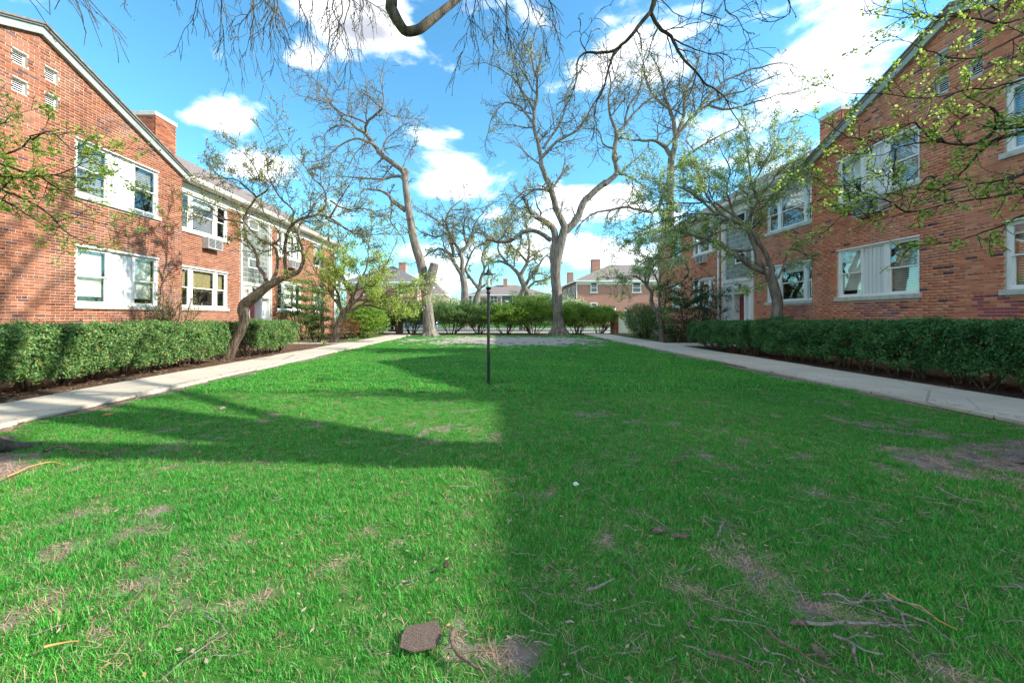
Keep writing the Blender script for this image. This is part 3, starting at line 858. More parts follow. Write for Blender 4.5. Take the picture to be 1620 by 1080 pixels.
# ------------------------------------------------------------------ far houses across the street
def far_house(name, x0, x1, y0, y1, ze, zr, label, wins, brick='far_brick', roof='shingle', chim=None, hip=True, cat='house', front=True, sidewins=(), side=-1):
    root = empty(name, ((x0 + x1) / 2, y0, 0), label, cat, 'brick houses across the street')
    w = MB()
    w.box(x0, x1, y0, y1, 0, ze); w.build('wall', M[brick], root)
    o = .45; r = MB()
    e = [(x0 - o, y0 - o, ze), (x1 + o, y0 - o, ze), (x1 + o, y1 + o, ze), (x0 - o, y1 + o, ze)]
    dx, dy = x1 - x0, y1 - y0
    if dx > dy: k = dy / 2 if hip else 0; a, b_ = (x0 + k, (y0 + y1) / 2, zr), (x1 - k, (y0 + y1) / 2, zr); fs = [(e[0], e[1], b_, a), (e[2], e[3], a, b_), (e[1], e[2], b_), (e[3], e[0], a)]
    else: k = dx / 2 if hip else 0; a, b_ = ((x0 + x1) / 2, y0 + k, zr), ((x0 + x1) / 2, y1 - k, zr); fs = [(e[1], e[2], b_, a), (e[3], e[0], a, b_), (e[0], e[1], a), (e[2], e[3], b_)]
    for f in fs: r.face([(p[0], p[1], p[2] + .12) for p in f])
    rf = r.build('roof', M[roof], root, recalc=True)
    g = MB(); g.box(x0 - o, x1 + o, y0 - o, y0 - o + .12, ze - .10, ze + .12); g.box(x0 - o, x0 - o + .12, y0 - o + .12, y1 + o, ze - .10, ze + .12); g.box(x1 + o - .12, x1 + o, y0 - o + .12, y1 + o, ze - .10, ze + .12)
    g.box(x0 - o + .12, x1 + o - .12, y0 - o + .12, y0, ze - .02, ze + .02); g.box(x0 - .03, x1 + .03, y0 - .03, y0, ze - .45, ze - .03)
    g.build('gutter', M['white'], root)
    for c in (chim or []):
        q = MB(); q.box(c[0], c[1], c[2], c[3], ze - 1, c[4]); co = q.build('chimney', M[brick], rf)
        q = MB(); q.box(c[0] - .06, c[1] + .06, c[2] - .06, c[3] + .06, c[4], c[4] + .14); q.build('chimney_cap', M['limestone'], rf)
    def win(a, b_, z0, z1, n, plane, fixed):
        f = MB(); fr = .12
        def bx(u0, u1, z0_, z1_, w0, w1, m=0):
            if plane == 'y': f.box(u0, u1, fixed - w1, fixed - w0, z0_, z1_, m)
            else: f.box(fixed + side * w0, fixed + side * w1, u0, u1, z0_, z1_, m)
        bx(a, a + fr, z0, z1, 0, .08); bx(b_ - fr, b_, z0, z1, 0, .08); bx(a, b_, z1, z1 + fr, 0, .08); bx(a - .08, b_ + .08, z0 - fr, z0, 0, .12)
        for i in range(1, n): u = a + (b_ - a) * i / n; bx(u - .06, u + .06, z0, z1, 0, .08)
        bx(a + fr, b_ - fr, (z0 + z1) / 2 - .04, (z0 + z1) / 2 + .04, .0, .06)
        wo = f.build('window', M['white'], root)
        f2 = MB()
        if plane == 'y': f2.box(a, b_, fixed - .03, fixed + .02, z0, z1)
        else: f2.box(fixed - .02, fixed + .03 * 1, a, b_, z0, z1) if side > 0 else f2.box(fixed - .03, fixed + .02, a, b_, z0, z1)
        f2.build('pane', M['far_glass'], wo)
    for (a, b_, z0, z1, n) in wins: win(a, b_, z0, z1, n, 'y', y0)
    for (a, b_, z0, z1, n) in sidewins: win(a, b_, z0, z1, n, 'x', x0 if side < 0 else x1)
    return root

m, nt, b = new_mat('far_glass'); M['far_glass'] = m
b.inputs['Base Color'].default_value = (0.05, 0.06, 0.065, 1); b.inputs['Roughness'].default_value = 0.08; b.inputs['Specular IOR Level'].default_value = 0.8

def fx(px, d): return (px - 783) / F * d
def fz(py, d): return EYE + (500 - py) / F * d
d = 57.0
hD = far_house('brick_house', fx(913, d), fx(913, d) + 17, d, d + 13, fz(445, d), 9.3,
    'red brick house with big hipped roof and tall chimney, right of the far trees',
    [(fx(934, d), fx(945, d), fz(462, d), fz(448, d), 1), (fx(934, d), fx(945, d), fz(489, d), fz(480, d), 1), (fx(1000, d), fx(1014, d), fz(462, d), fz(448, d), 1)],
    chim=[(fx(937, 62), fx(950, 62), 62, 63.2, fz(411, 62))], sidewins=[(d + 1.5, d + 2.7, 3.8, 5.5, 1), (d + 5, d + 6.4, 3.8, 5.5, 1), (d + 1.5, d + 2.7, 1, 2.4, 1), (d + 8.5, d + 9.8, 3.8, 5.5, 1)])
q = MB(); q.tube([(fx(913, d) - .1, d - .1, 0), (fx(913, d) - .1, d - .1, 6)], .07, 6); q.build('downspout', M['white'], hD)
d = 76.0
far_house('brick_house', fx(889, d), fx(930, d) + 5, d, d + 12, fz(452, d) - .4, fz(441, d),
    'low roofed brick house with a small chimney, half hidden by the big far trunk', [], chim=[(fx(904, d), fx(914, d), d + 4, d + 5, fz(428, d))])
d = 86.0
hC = far_house('brick_house', fx(740, d), fx(868, d), d, d + 13, fz(467, d), fz(448, d),
    'low red brick house with brown roof and tan chimney in the centre distance',
    [(fx(770, d), fx(787, d), fz(479, d), fz(469, d), 3), (fx(815, d), fx(821, d), fz(479, d), fz(469, d), 1), (fx(741, d), fx(747, d), fz(479, d), fz(469, d), 1), (fx(830, d), fx(836, d), fz(479, d), fz(469, d), 1), (fx(770, d), fx(787, d), .6, 2.2, 3)],
    chim=[(fx(797, d), fx(804, d), d + 5, d + 6, fz(438, d))])
q = MB(); q.box(fx(794, d), fx(810, d), d - .12, d, 0, fz(468, d)); q.build('entrance_panel', M['greendoor'], hC)
q = MB(); q.box(fx(799, d), fx(805, d), d - .18, d - .12, fz(478, d), fz(475, d)); q.build('entrance_sign', M['white'], hC)
q = MB(); q.box(fx(792.5, d), fx(794, d), d - .25, d - .1, 0, fz(468, d)); q.box(fx(810, d), fx(811.5, d), d - .25, d - .1, 0, fz(468, d)); q.build('entrance_post', M['white'], hC)
q = MB(); q.box(fx(747, d), fx(760, d), d - .08, d, fz(480, d), fz(468, d)); q.build('white_bay', M['white'], hC)
d = 59.0
hA = far_house('brick_house', fx(548, d), fx(664, d), d, d + 11, fz(447, d), fz(414, d),
    'dark hipped roof brick house seen through the pale green tree beside the left house',
    [(fx(629, d), fx(640, d), fz(466, d), fz(450, d), 1), (fx(575, d), fx(586, d), fz(466, d), fz(450, d), 1)], roof='shingle_dark',
    chim=[(fx(620, d), fx(632, d), d + 4, d + 5, fz(410, d))], sidewins=[(d + 2, d + 3.2, 3.8, 5.6, 1)], side=1)
q = MB(); q.tube([(fx(661, d), d - .1, 0), (fx(661, d), d - .1, 6)], .1, 6); q.build('downspout', M['white'], hA)
d = 78.0
far_house('brick_house', fx(660, d), fx(702, d), d, d + 9, fz(466, d), fz(443, d),
    'small tan brick house end showing just right of the leaning trunk', [(fx(683, d), fx(690, d), fz(482, d), fz(472, d), 1)], brick='tan_brick')
# ------------------------------------------------------------------ ground
def lawn_z(x, y):
    return 0.025 * noise.noise(Vector((x * 0.35, y * 0.35, 0))) + 0.012 * noise.noise(Vector((x * 1.3, y * 1.3, 4)))
PATH_L0, PATH_L1 = -6.78, -5.46       # left path, outer and inner edge
PATH_R0, PATH_R1 = 6.05, 7.60

def bare(x, y):
    """0 = thick grass, 1 = bare soil"""
    v = 0.0
    n = noise.noise(Vector((x * 0.9, y * 0.9, 1.5))); n2 = noise.noise(Vector((x * 3.1, y * 3.1, 7.7))); n3 = noise.noise(Vector((x * 7, y * 7, 3.7)))
    v = max(v, 0.10 + 0.30 * max(0, n) + 0.40 * n2 + 0.5 * n3)
    # worn ground under the two far trees
    d = math.hypot((x - .9) / 6.0, (y - 20.6) / 4.9)
    v = max(v, min(1.0, 1.9 - 1.6 * d + 0.75 * n2 + 0.8 * n3 + 0.5 * n))
    d = math.hypot((x + 4.2) / 1.6, (y - 21.0) / 2.2)
    v = max(v, 1.3 - 1.5 * d + 0.7 * n2 + 0.8 * n3)
    # at the foot of the two near trees just out of the frame
    d = math.hypot((x + 4.7) / 1.1, (y - 3.15) / 0.5); v = max(v, 1.9 - 1.35 * d + 0.5 * n2)
    d = math.hypot((x - 5.0) / 1.35, (y - 3.35) / 0.8); v = max(v, 1.6 - 1.2 * d + 0.8 * n2 + .4 * n3)
    # trodden edges beside the paths
    e = min(abs(x - PATH_L1) if x > PATH_L1 else 0, 9); v = max(v, 1.1 - e / 0.30 + 0.8 * n2 + 0.6 * n)
    e = abs(PATH_R0 - x); v = max(v, 1.15 - e / 0.34 + 0.8 * n2 + 0.6 * n)
    # thin litter strewn area at right, and patches near the camera
    if x > 0: v = max(v, 0.26 + 0.45 * n + 0.45 * n2 + 0.5 * n3 - 0.05 * y)
    d = math.hypot((x + 0.02) / .5, (y - 1.5) / .3); v = max(v, 0.20 - 0.5 * d + 0.8 * n2 + 1.0 * n3)
    return max(0.0, min(1.0, v))

def soil_material(name, stops, sc=14, bmp=0.6):
    m, nt, b = new_mat(name)
    n = world_noise(nt, sc, 8, 0.75); n2 = world_noise(nt, sc * 9, 4, 0.7)
    c = ramp_node(nt, n, stops)
    c = mix(nt, mrange(nt, n2, .5, .75, 0, .5), c, mix(nt, 1.0, c, (1.7, 1.6, 1.5), 'MULTIPLY'))
    nt.links.new(c, b.inputs['Base Color']); b.inputs['Roughness'].default_value = 1.0; b.inputs['Specular IOR Level'].default_value = 0.1
    bump(nt, b, world_noise(nt, sc * 4, 6, .8), bmp, 0.03)
    return m
M['mulch'] = soil_material('mulch', [(.3, (.05, .028, .018)), (.5, (.12, .07, .045)), (.7, (.22, .15, .10))], 18)
M['outer'] = soil_material('outer_ground', [(.3, (.04, .10, .02)), (.6, (.07, .16, .03)), (.8, (.14, .15, .06))], 2)

m, nt, b = new_mat('lawn_soil'); M['lawn'] = m
a = attr(nt, 'bare')
soil = ramp_node(nt, world_noise(nt, 9, 9, .75), [(.3, (.10, .075, .06)), (.5, (.22, .175, .145)), (.72, (.36, .31, .27))])
far = N(nt, 'ShaderNodeAttribute', attribute_name='lilac').outputs['Fac']
soil = mix(nt, far, soil, ramp_node(nt, world_noise(nt, 12, 8, .8), [(.3, (.26, .225, .19)), (.55, (.40, .355, .31)), (.75, (.52, .47, .42))]))
thatch = ramp_node(nt, world_noise(nt, 30, 8, .8), [(.3, (.03, .10, .016)), (.5, (.06, .17, .03)), (.72, (.20, .22, .08))])
fn = N(nt, 'ShaderNodeMath', operation='MULTIPLY_ADD'); nt.links.new(world_noise(nt, 34, 6, .8), fn.inputs[0]); fn.inputs[1].default_value = 1.5
sb = N(nt, 'ShaderNodeMath', operation='ADD'); nt.links.new(fn.outputs[0], sb.inputs[0]); nt.links.new(a, sb.inputs[1]); fn.inputs[2].default_value = -.75
nt.links.new(mix(nt, mrange(nt, sb.outputs[0], .32, .62), thatch, soil), b.inputs['Base Color'])
b.inputs['Roughness'].default_value = 1.0; b.inputs['Specular IOR Level'].default_value = 0.05
bump(nt, b, world_noise(nt, 60, 6, .8), .6, .02)

def grid_sheet(name, x0, x1, y0, y1, step, mat, zf, kind='structure', attrs=None):
    nx, ny = max(1, int((x1 - x0) / step)), max(1, int((y1 - y0) / step))
    V = []; at = {k: [] for k in (attrs or {})}
    for j in range(ny + 1):
        for i in range(nx + 1):
            x, y = x0 + (x1 - x0) * i / nx, y0 + (y1 - y0) * j / ny
            V.append((x, y, zf(x, y)))
            for k in at: at[k].append(attrs[k](x, y))
    I = np.arange((nx + 1) * (ny + 1)).reshape(ny + 1, nx + 1)
    Fq = np.stack([I[:-1, :-1], I[:-1, 1:], I[1:, 1:], I[1:, :-1]], -1).reshape(-1, 4)
    me = np_mesh(name, np.array(V), [Fq], mat, smooth=True)
    for k in at:
        a_ = me.attributes.new(k, 'FLOAT', 'POINT'); a_.data.foreach_set('value', at[k])
    o = bpy.data.objects.new(name, me); col.objects.link(o)
    return tag(o, kind=kind)

gz = MB(); gz.face([(-420, -300, -.06), (420, -300, -.06), (420, 700, -.06), (-420, 700, -.06)])
tag(gz.build('ground', M['outer']), 'green grassy ground reaching the horizon beyond the houses', kind='structure')
lilac = lambda x, y: max(0, min(1, (y - 14) / 4))
tag(grid_sheet('lawn', PATH_L1 - .02, PATH_R0 + .02, -3, 25.6, 0.10, M['lawn'], lawn_z, attrs={'bare': bare, 'lilac': lilac}), 'thin green lawn with bare soil between the two paths')
bedz = lambda x, y: 0.015 + 0.03 * noise.noise(Vector((x * 2, y * 2, 9)))
tag(grid_sheet('planting_bed', -11.12, PATH_L0 + .01, -3, 28.5, .2, M['mulch'], bedz), 'brown mulch bed between the left path and the left house')
tag(grid_sheet('planting_bed', PATH_R1 - .01, 10.84, -3, 28.5, .2, M['mulch'], bedz), 'brown mulch bed between the right path and the right house')
tag(grid_sheet('hedge_soil', -9, 9.6, 25.6, 29.2, .2, M['mulch'], lambda x, y: -.01 + .02 * noise.noise(Vector((x, y, 0)))), 'bare dark soil under the tall hedge at the far end')

# concrete paths, slab by slab
m, nt, b = new_mat('concrete'); M['concrete'] = m
c = ramp_node(nt, world_noise(nt, 2.2, 9, .7), [(.3, (.44, .375, .285)), (.55, (.58, .505, .395)), (.75, (.66, .59, .475))])
c = mix(nt, mrange(nt, world_noise(nt, 45, 5, .7), .5, .75, 0, .35), c, (.27, .24, .20))
c = mix(nt, mrange(nt, world_noise(nt, 1.1, 6, .7), .5, .7, 0, .5), c, (.30, .26, .20))
vor = N(nt, 'ShaderNodeTexVoronoi', feature='DISTANCE_TO_EDGE'); g_ = N(nt, 'ShaderNodeNewGeometry'); nt.links.new(g_.outputs['Position'], vor.inputs['Vector']); vor.inputs['Scale'].default_value = .55
c = mix(nt, mrange(nt, vor.outputs['Distance'], 0, .006, .55, 0), c, (.10, .09, .08))
nt.links.new(c, b.inputs['Base Color']); b.inputs['Roughness'].default_value = .9
bump(nt, b, world_noise(nt, 70, 5, .7), .3, .01)
def path(name, x0, x1, y0, y1, label, n, seed):
    rr = random.Random(seed)
    g = MB(); g.box(x0 + .01, x1 - .01, y0, y1, -.05, .018)
    root = tag(g.build(name, M['mulch']), label, kind='structure')
    L = (y1 - y0) / n
    for i in range(n):
        q = MB(); dz = rr.uniform(-.004, .006); e = rr.uniform(-.012, .012)
        q.box(x0 + e, x1 + e, y0 + i * L + .011, y0 + (i + 1) * L - .011, .0, .055 + dz)
        q.build('slab', M['concrete'], root, bevel=.008)
    return root
path('path', PATH_L0, PATH_L1, -1.5, 25.8, 'pale concrete path of square slabs running past the left hedge', 18, 1)
path('path', PATH_R0, PATH_R1, -1.5, 27.0, 'pale concrete path of square slabs running past the right hedge', 18, 2)
def walk(x0, x1, y0, y1, label, n):
    g = MB(); g.box(x0, x1, y0 + .01, y1 - .01, -.05, .02)
    root = tag(g.build('walkway', M['mulch']), label, kind='structure')
    for i in range(n):
        q = MB(); L = (x1 - x0) / n
        q.box(x0 + i * L + .006, x0 + (i + 1) * L - .006, y0, y1, 0, .05); q.build('slab', M['concrete'], root, bevel=.008)
walk(-10.4, PATH_L0 - .01, 17.6, 19.0, 'short concrete walk from the left path to the pink door', 3)
walk(PATH_R1 + .01, 10.1, 16.3, 17.9, 'short concrete walk from the right path to the dark red door', 2)

# street beyond the hedge
M['asphalt'] = soil_material('asphalt', [(.3, (.10, .12, .12)), (.6, (.15, .17, .17)), (.8, (.20, .21, .21))], 6, .2)
q = MB(); q.box(-70, 70, 29.2, 31.0, -.05, .03); tag(q.build('pavement', M['concrete']), 'pale pavement between the tall hedge and the street', kind='structure')
q = MB(); q.box(-70, 70, 31.0, 31.18, -.1, .04); q.box(-70, 70, 38.5, 38.68, -.1, .04); tag(q.build('kerb', M['limestone']), 'stone kerbs along both sides of the street', kind='structure')
q = MB(); q.box(-70, 70, 31.18, 38.5, -.12, -.05); tag(q.build('street', M['asphalt']), 'grey street behind the tall hedge', kind='structure')
q = MB(); q.box(-70, 70, 38.68, 40.3, -.05, .02); tag(q.build('pavement', M['concrete']), 'pavement on the far side of the street', kind='structure')

# ------------------------------------------------------------------ grass
def tuft(kind, seed, nbl, h, wd, spread):
    rr = random.Random(seed); V = []; Fc = []; Rn = []
    for k in range(nbl):
        a = rr.uniform(0, 6.283); d_ = spread * math.sqrt(rr.random()); x, y = d_ * math.cos(a), d_ * math.sin(a)
        la = rr.uniform(0, 6.283); hh = h * rr.uniform(.45, 1.15); lean = hh * rr.uniform(.2, 1.3) * (1.5 if kind == 'dry' else 1)
        dx, dy = math.cos(la), math.sin(la); wx, wy = -dy * wd * rr.uniform(.6, 1.2) / 2, dx * wd / 2
        pts = [(0, 0, 1.0), (.35, .55, .8), (1.0, 1.0, .05)]
        b = len(V)
        for (t, z, wf) in pts:
            cx, cy, cz = x + dx * lean * t, y + dy * lean * t, hh * z * (0.35 if kind == 'dry' else 1)
            V += [(cx - wx * wf, cy - wy * wf, cz - .004), (cx + wx * wf, cy + wy * wf, cz - .004)]
        Fc += [(b, b + 1, b + 3, b + 2), (b + 2, b + 3, b + 5, b + 4)]
        r = rr.random() * .80 if kind == 'green' else 0.82 + rr.random() * .18
        if kind == 'green' and rr.random() < .07: r = 0.85 + rr.random() * .12
        Rn += [r, r]
    return np_mesh('grass_tuft', np.array(V), [np.array(Fc)], M['grass'], rnd=Rn)
m, nt, b = new_mat('grass_blades'); M['grass'] = m
c = ramp_node(nt, attr(nt), [(0, (.014, .17, .012)), (.4, (.036, .33, .028)), (.79, (.13, .50, .08)), (.81, (.20, .19, .08)), (.9, (.40, .33, .20)), (1, (.52, .44, .32))])
pn = world_noise(nt, .55, 4, .6)
c = mix(nt, mrange(nt, pn, .38, .64, 0, .7), c, mix(nt, 1.0, c, (1.9, 1.35, 1.4), 'MULTIPLY'))
nt.links.new(c, b.inputs['Base Color']); b.inputs['Roughness'].default_value = .5; b.inputs['Specular IOR Level'].default_value = .25
out = nt.nodes['Material Output']; tl = N(nt, 'ShaderNodeBsdfTranslucent'); nt.links.new(c, tl.inputs[0])
mx = N(nt, 'ShaderNodeMixShader'); mx.inputs[0].default_value = .3
nt.links.new(b.outputs[0], mx.inputs[1]); nt.links.new(tl.outputs[0], mx.inputs[2]); nt.links.new(mx.outputs[0], out.inputs[0])

tufts = bpy.data.collections.new('grass_tufts')
specs = [('green', 44, .031, .0023, .05)] * 4 + [('green', 30, .046, .0030, .038)] * 2 + [('dry', 16, .05, .0035, .05)] * 2 + [('green', 60, .05, .008, .09)] * 3
for i, (k, n, h, wd, sp) in enumerate(specs):
    o = bpy.data.objects.new('grass_tuft_%02d' % i, tuft(k, i, n, h, wd, sp)); tufts.objects.link(o)

def scatter_grass(name, pts, label):
    pts = np.array(pts, dtype=np.float32)
    me = bpy.data.meshes.new(name); me.vertices.add(len(pts)); me.vertices.foreach_set('co', pts[:, :3].ravel())
    a_ = me.attributes.new('idx', 'INT', 'POINT'); a_.data.foreach_set('value', pts[:, 3].astype(np.int32))
    a_ = me.attributes.new('scl', 'FLOAT', 'POINT'); a_.data.foreach_set('value', pts[:, 4])
    rot = np.zeros((len(pts), 3), dtype=np.float32); rot[:, 2] = pts[:, 5]; rot[:, 0] = rng.uniform(-.15, .15, len(pts))
    a_ = me.attributes.new('rot', 'FLOAT_VECTOR', 'POINT'); a_.data.foreach_set('vector', rot.ravel())
    o = bpy.data.objects.new(name, me); col.objects.link(o); tag(o, label, 'grass', kind='stuff')
    ng = bpy.data.node_groups.new('scatter_grass', 'GeometryNodeTree')
    ng.interface.new_socket('Geometry', in_out='INPUT', socket_type='NodeSocketGeometry'); ng.interface.new_socket('Geometry', in_out='OUTPUT', socket_type='NodeSocketGeometry')
    gi, go = ng.nodes.new('NodeGroupInput'), ng.nodes.new('NodeGroupOutput')
    iop = ng.nodes.new('GeometryNodeInstanceOnPoints'); ci = ng.nodes.new('GeometryNodeCollectionInfo')
    ci.inputs['Collection'].default_value = tufts; ci.inputs['Separate Children'].default_value = True; ci.inputs['Reset Children'].default_value = True
    def na(nm, tp):
        q = ng.nodes.new('GeometryNodeInputNamedAttribute'); q.data_type = tp; q.inputs['Name'].default_value = nm
        return [s_ for s_ in q.outputs if s_.enabled and s_.name == 'Attribute'][0]
    L = ng.links
    L.new(gi.outputs[0], iop.inputs['Points']); L.new(ci.outputs[0], iop.inputs['Instance']); iop.inputs['Pick Instance'].default_value = True
    L.new(na('idx', 'INT'), iop.inputs['Instance Index']); L.new(na('scl', 'FLOAT'), iop.inputs['Scale']); L.new(na('rot', 'FLOAT_VECTOR'), iop.inputs['Rotation'])
    L.new(iop.outputs[0], go.inputs[0])
    md = o.modifiers.new('scatter', 'NODES'); md.node_group = ng
    return o

def grass_points(x0, x1, y0, y1, per_m2, big, test=None, zf=lawn_z, cam_cull=True):
    out = []; n = int((x1 - x0) * (y1 - y0) * per_m2); rr = random.Random(int(per_m2 * 7 + y0 * 3 + x0))
    for _ in range(n):
        x, y = rr.uniform(x0, x1), rr.uniform(y0, y1)
        if cam_cull and abs(x) > 1.5 * y + 1.0: continue
        bv = bare(x, y) if test is None else test(x, y)
        keep = 1.0 - max(0, (bv - .30)) * 1.9
        if bv < .8: keep = max(keep, .34)
        if rr.random() > keep:
            if rr.random() < (.75 if bv < .85 else .35): out.append((x, y, zf(x, y), rr.choice((6, 7)), rr.uniform(.7, 1.2), rr.uniform(0, 6.28)))
            continue
        i = rr.choice((8, 9, 10)) if big else (rr.choice((4, 5)) if rr.random() < .12 + (0.25 if noise.noise(Vector((x * .8, y * .8, 30))) > .2 else 0) else (rr.choice((6, 7)) if rr.random() < .07 + .5 * max(0, bv - .12) else rr.randrange(4)))
        s_ = rr.uniform(.65, 1.15) * (1 - .35 * bv) * (1 + .3 * noise.noise(Vector((x * .7, y * .7, 12))))
        out.append((x, y, zf(x, y), i, s_, rr.uniform(0, 6.28)))
    return out
gp = grass_points(-5.42, 6.0, .7, 3.2, 950, False) + grass_points(-5.42, 6.0, 3.2, 6.5, 480, False) + grass_points(-5.42, 6.0, 6.5, 11, 90, True) + grass_points(-5.42, 6.0, 11, 25.6, 60, True)
scatter_grass('grass', gp, 'green lawn grass growing thinly between the two concrete paths')
gp = grass_points(-10, -6.9, 19.6, 26, 30, True, test=lambda x, y: .2 + (0 if y > 21.5 + 1.2 * math.sin(x * 2) else .5)) + grass_points(7.7, 10.6, 19.5, 27.5, 30, True, test=lambda x, y: .25 + .5 * (noise.noise(Vector((x, y, 0))) > 0))
scatter_grass('grass', gp, 'grass strips between the paths and the far ends of the houses')
# loose litter: dry leaves, straws, chips
def litter(name, area, n, label, stops, size=(.008, .032), zf=lawn_z, dens=None):
    rr = random.Random(n); V = []; Fc = []; Rn = []
    for _ in range(n):
        x, y = rr.uniform(area[0], area[1]), rr.uniform(area[2], area[3])
        if area[2] < 5 and rr.random() < .6: y = area[2] + (y - area[2]) * rr.random()
        if dens and rr.random() > dens(x, y): continue
        L = rr.uniform(*size); w_ = L * rr.uniform(.12, .6); a_ = rr.uniform(0, 6.28); z = zf(x, y) + rr.uniform(.006, .03)
        ux, uy = math.cos(a_) * L / 2, math.sin(a_) * L / 2; vx, vy = -math.sin(a_) * w_ / 2, math.cos(a_) * w_ / 2; t = rr.uniform(-.3, .3) * L
        b = len(V)
        V += [(x - ux, y - uy, z), (x + vx, y + vy, z + abs(t) * .5), (x + ux, y + uy, z + t * .5 + .002), (x - vx, y - vy, z + abs(t) * .2)]
        Fc.append((b, b + 1, b + 2, b + 3)); Rn.append(rr.random())
    mt, nt, b = new_mat(name); nt.links.new(ramp_node(nt, attr(nt), stops), b.inputs['Base Color']); b.inputs['Roughness'].default_value = .8
    o = bpy.data.objects.new(name, np_mesh(name, np.array(V), [np.array(Fc)], mt, rnd=Rn)); col.objects.link(o)
    return tag(o, label, 'litter', kind='stuff')
LIT = [(0, (.06, .035, .025)), (.35, (.20, .13, .08)), (.6, (.30, .22, .14)), (.93, (.40, .33, .24)), (1, (.6, .25, .06))]
litter('leaf_litter', (-5.4, 6, 1.0, 9), 26000, 'dry leaf bits, bark chips and straws lying in the lawn', LIT, dens=lambda x, y: .25 + .75 * bare(x, y))
litter('petal_litter', (-5.2, 5.8, 15, 25), 5000, 'fallen pale petals and chips on the worn soil under the far trees', [(0, (.25, .2, .17)), (.5, (.42, .37, .34)), (1, (.6, .55, .53))], (.03, .08), dens=lambda x, y: bare(x, y) ** 2)
litter('bed_litter', (-10.4, -6.8, 3, 28), 6000, 'dry leaves and chips on the mulch beside the left path', LIT, (.03, .09), zf=lambda x, y: .03)
litter('bed_litter', (7.6, 10.2, 3, 28), 5000, 'dark leaves and chips on the mulch beside the right path', [(0, (.04, .025, .02)), (.6, (.16, .09, .06)), (1, (.38, .22, .12))], (.03, .09), zf=lambda x, y: .03)
# ------------------------------------------------------------------ trees
class Tubes:
    """collects branch polylines; builds them all at once"""
    def __init__(s): s.b = {}
    def add(s, pts, rad, sides):
        s.b.setdefault((len(pts), sides), []).append((pts, rad))
    def mesh(s, name, mat, base, flare=None):
        Vs, Fs, o = [], [], 0
        for (n, k), items in s.b.items():
            Pt = np.array([i[0] for i in items], dtype=np.float64); Rd = np.array([i[1] for i in items], dtype=np.float64)
            T = np.empty_like(Pt); T[:, 1:-1] = Pt[:, 2:] - Pt[:, :-2]; T[:, 0] = Pt[:, 1] - Pt[:, 0]; T[:, -1] = Pt[:, -1] - Pt[:, -2]
            T /= np.linalg.norm(T, axis=-1, keepdims=True) + 1e-9
            D_ = Pt[:, -1] - Pt[:, 0]; ax = np.argmin(np.abs(D_), axis=1); ref = np.zeros_like(D_); ref[np.arange(len(D_)), ax] = 1
            A = np.cross(T, ref[:, None, :]); A /= np.linalg.norm(A, axis=-1, keepdims=True) + 1e-9
            B_ = np.cross(A, T)
            th = np.arange(k) * 2 * math.pi / k
            ring = Pt[:, :, None, :] + Rd[:, :, None, None] * (A[:, :, None, :] * np.cos(th)[None, None, :, None] + B_[:, :, None, :] * np.sin(th)[None, None, :, None])
            m_ = len(items); V = ring.reshape(-1, 3)
            idx = (np.arange(m_ * n * k) + o).reshape(m_, n, k)
            nx = np.roll(idx, -1, axis=2)
            q = np.stack([idx[:, :-1], idx[:, 1:], nx[:, 1:], nx[:, :-1]], -1).reshape(-1, 4)
            Vs.append(V); Fs.append(q); o += len(V)
        return np_mesh(name, np.concatenate(Vs) - np.array(base), Fs, mat, smooth=True)

def refine(pts, rad, wob, seed):
    """smooth a hand placed limb and give it small crooks"""
    pts = [Vector(p) for p in pts]; out = []; ro = []
    rr = random.Random(seed)
    n = len(pts)
    for i in range(n - 1):
        p0, p1, p2, p3 = pts[max(i - 1, 0)], pts[i], pts[i + 1], pts[min(i + 2, n - 1)]
        L = (p2 - p1).length; st = 3
        for k in range(st):
            t = k / st
            v = 0.5 * ((2 * p1) + (-p0 + p2) * t + (2 * p0 - 5 * p1 + 4 * p2 - p3) * t * t + (-p0 + 3 * p1 - 3 * p2 + p3) * t ** 3)
            if k: v += Vector((rr.uniform(-1, 1), rr.uniform(-1, 1), rr.uniform(-1, 1))) * wob * L
            out.append(v); ro.append(rad[i] + (rad[i + 1] - rad[i]) * t)
    out.append(pts[-1]); ro.append(rad[-1])
    return out, ro

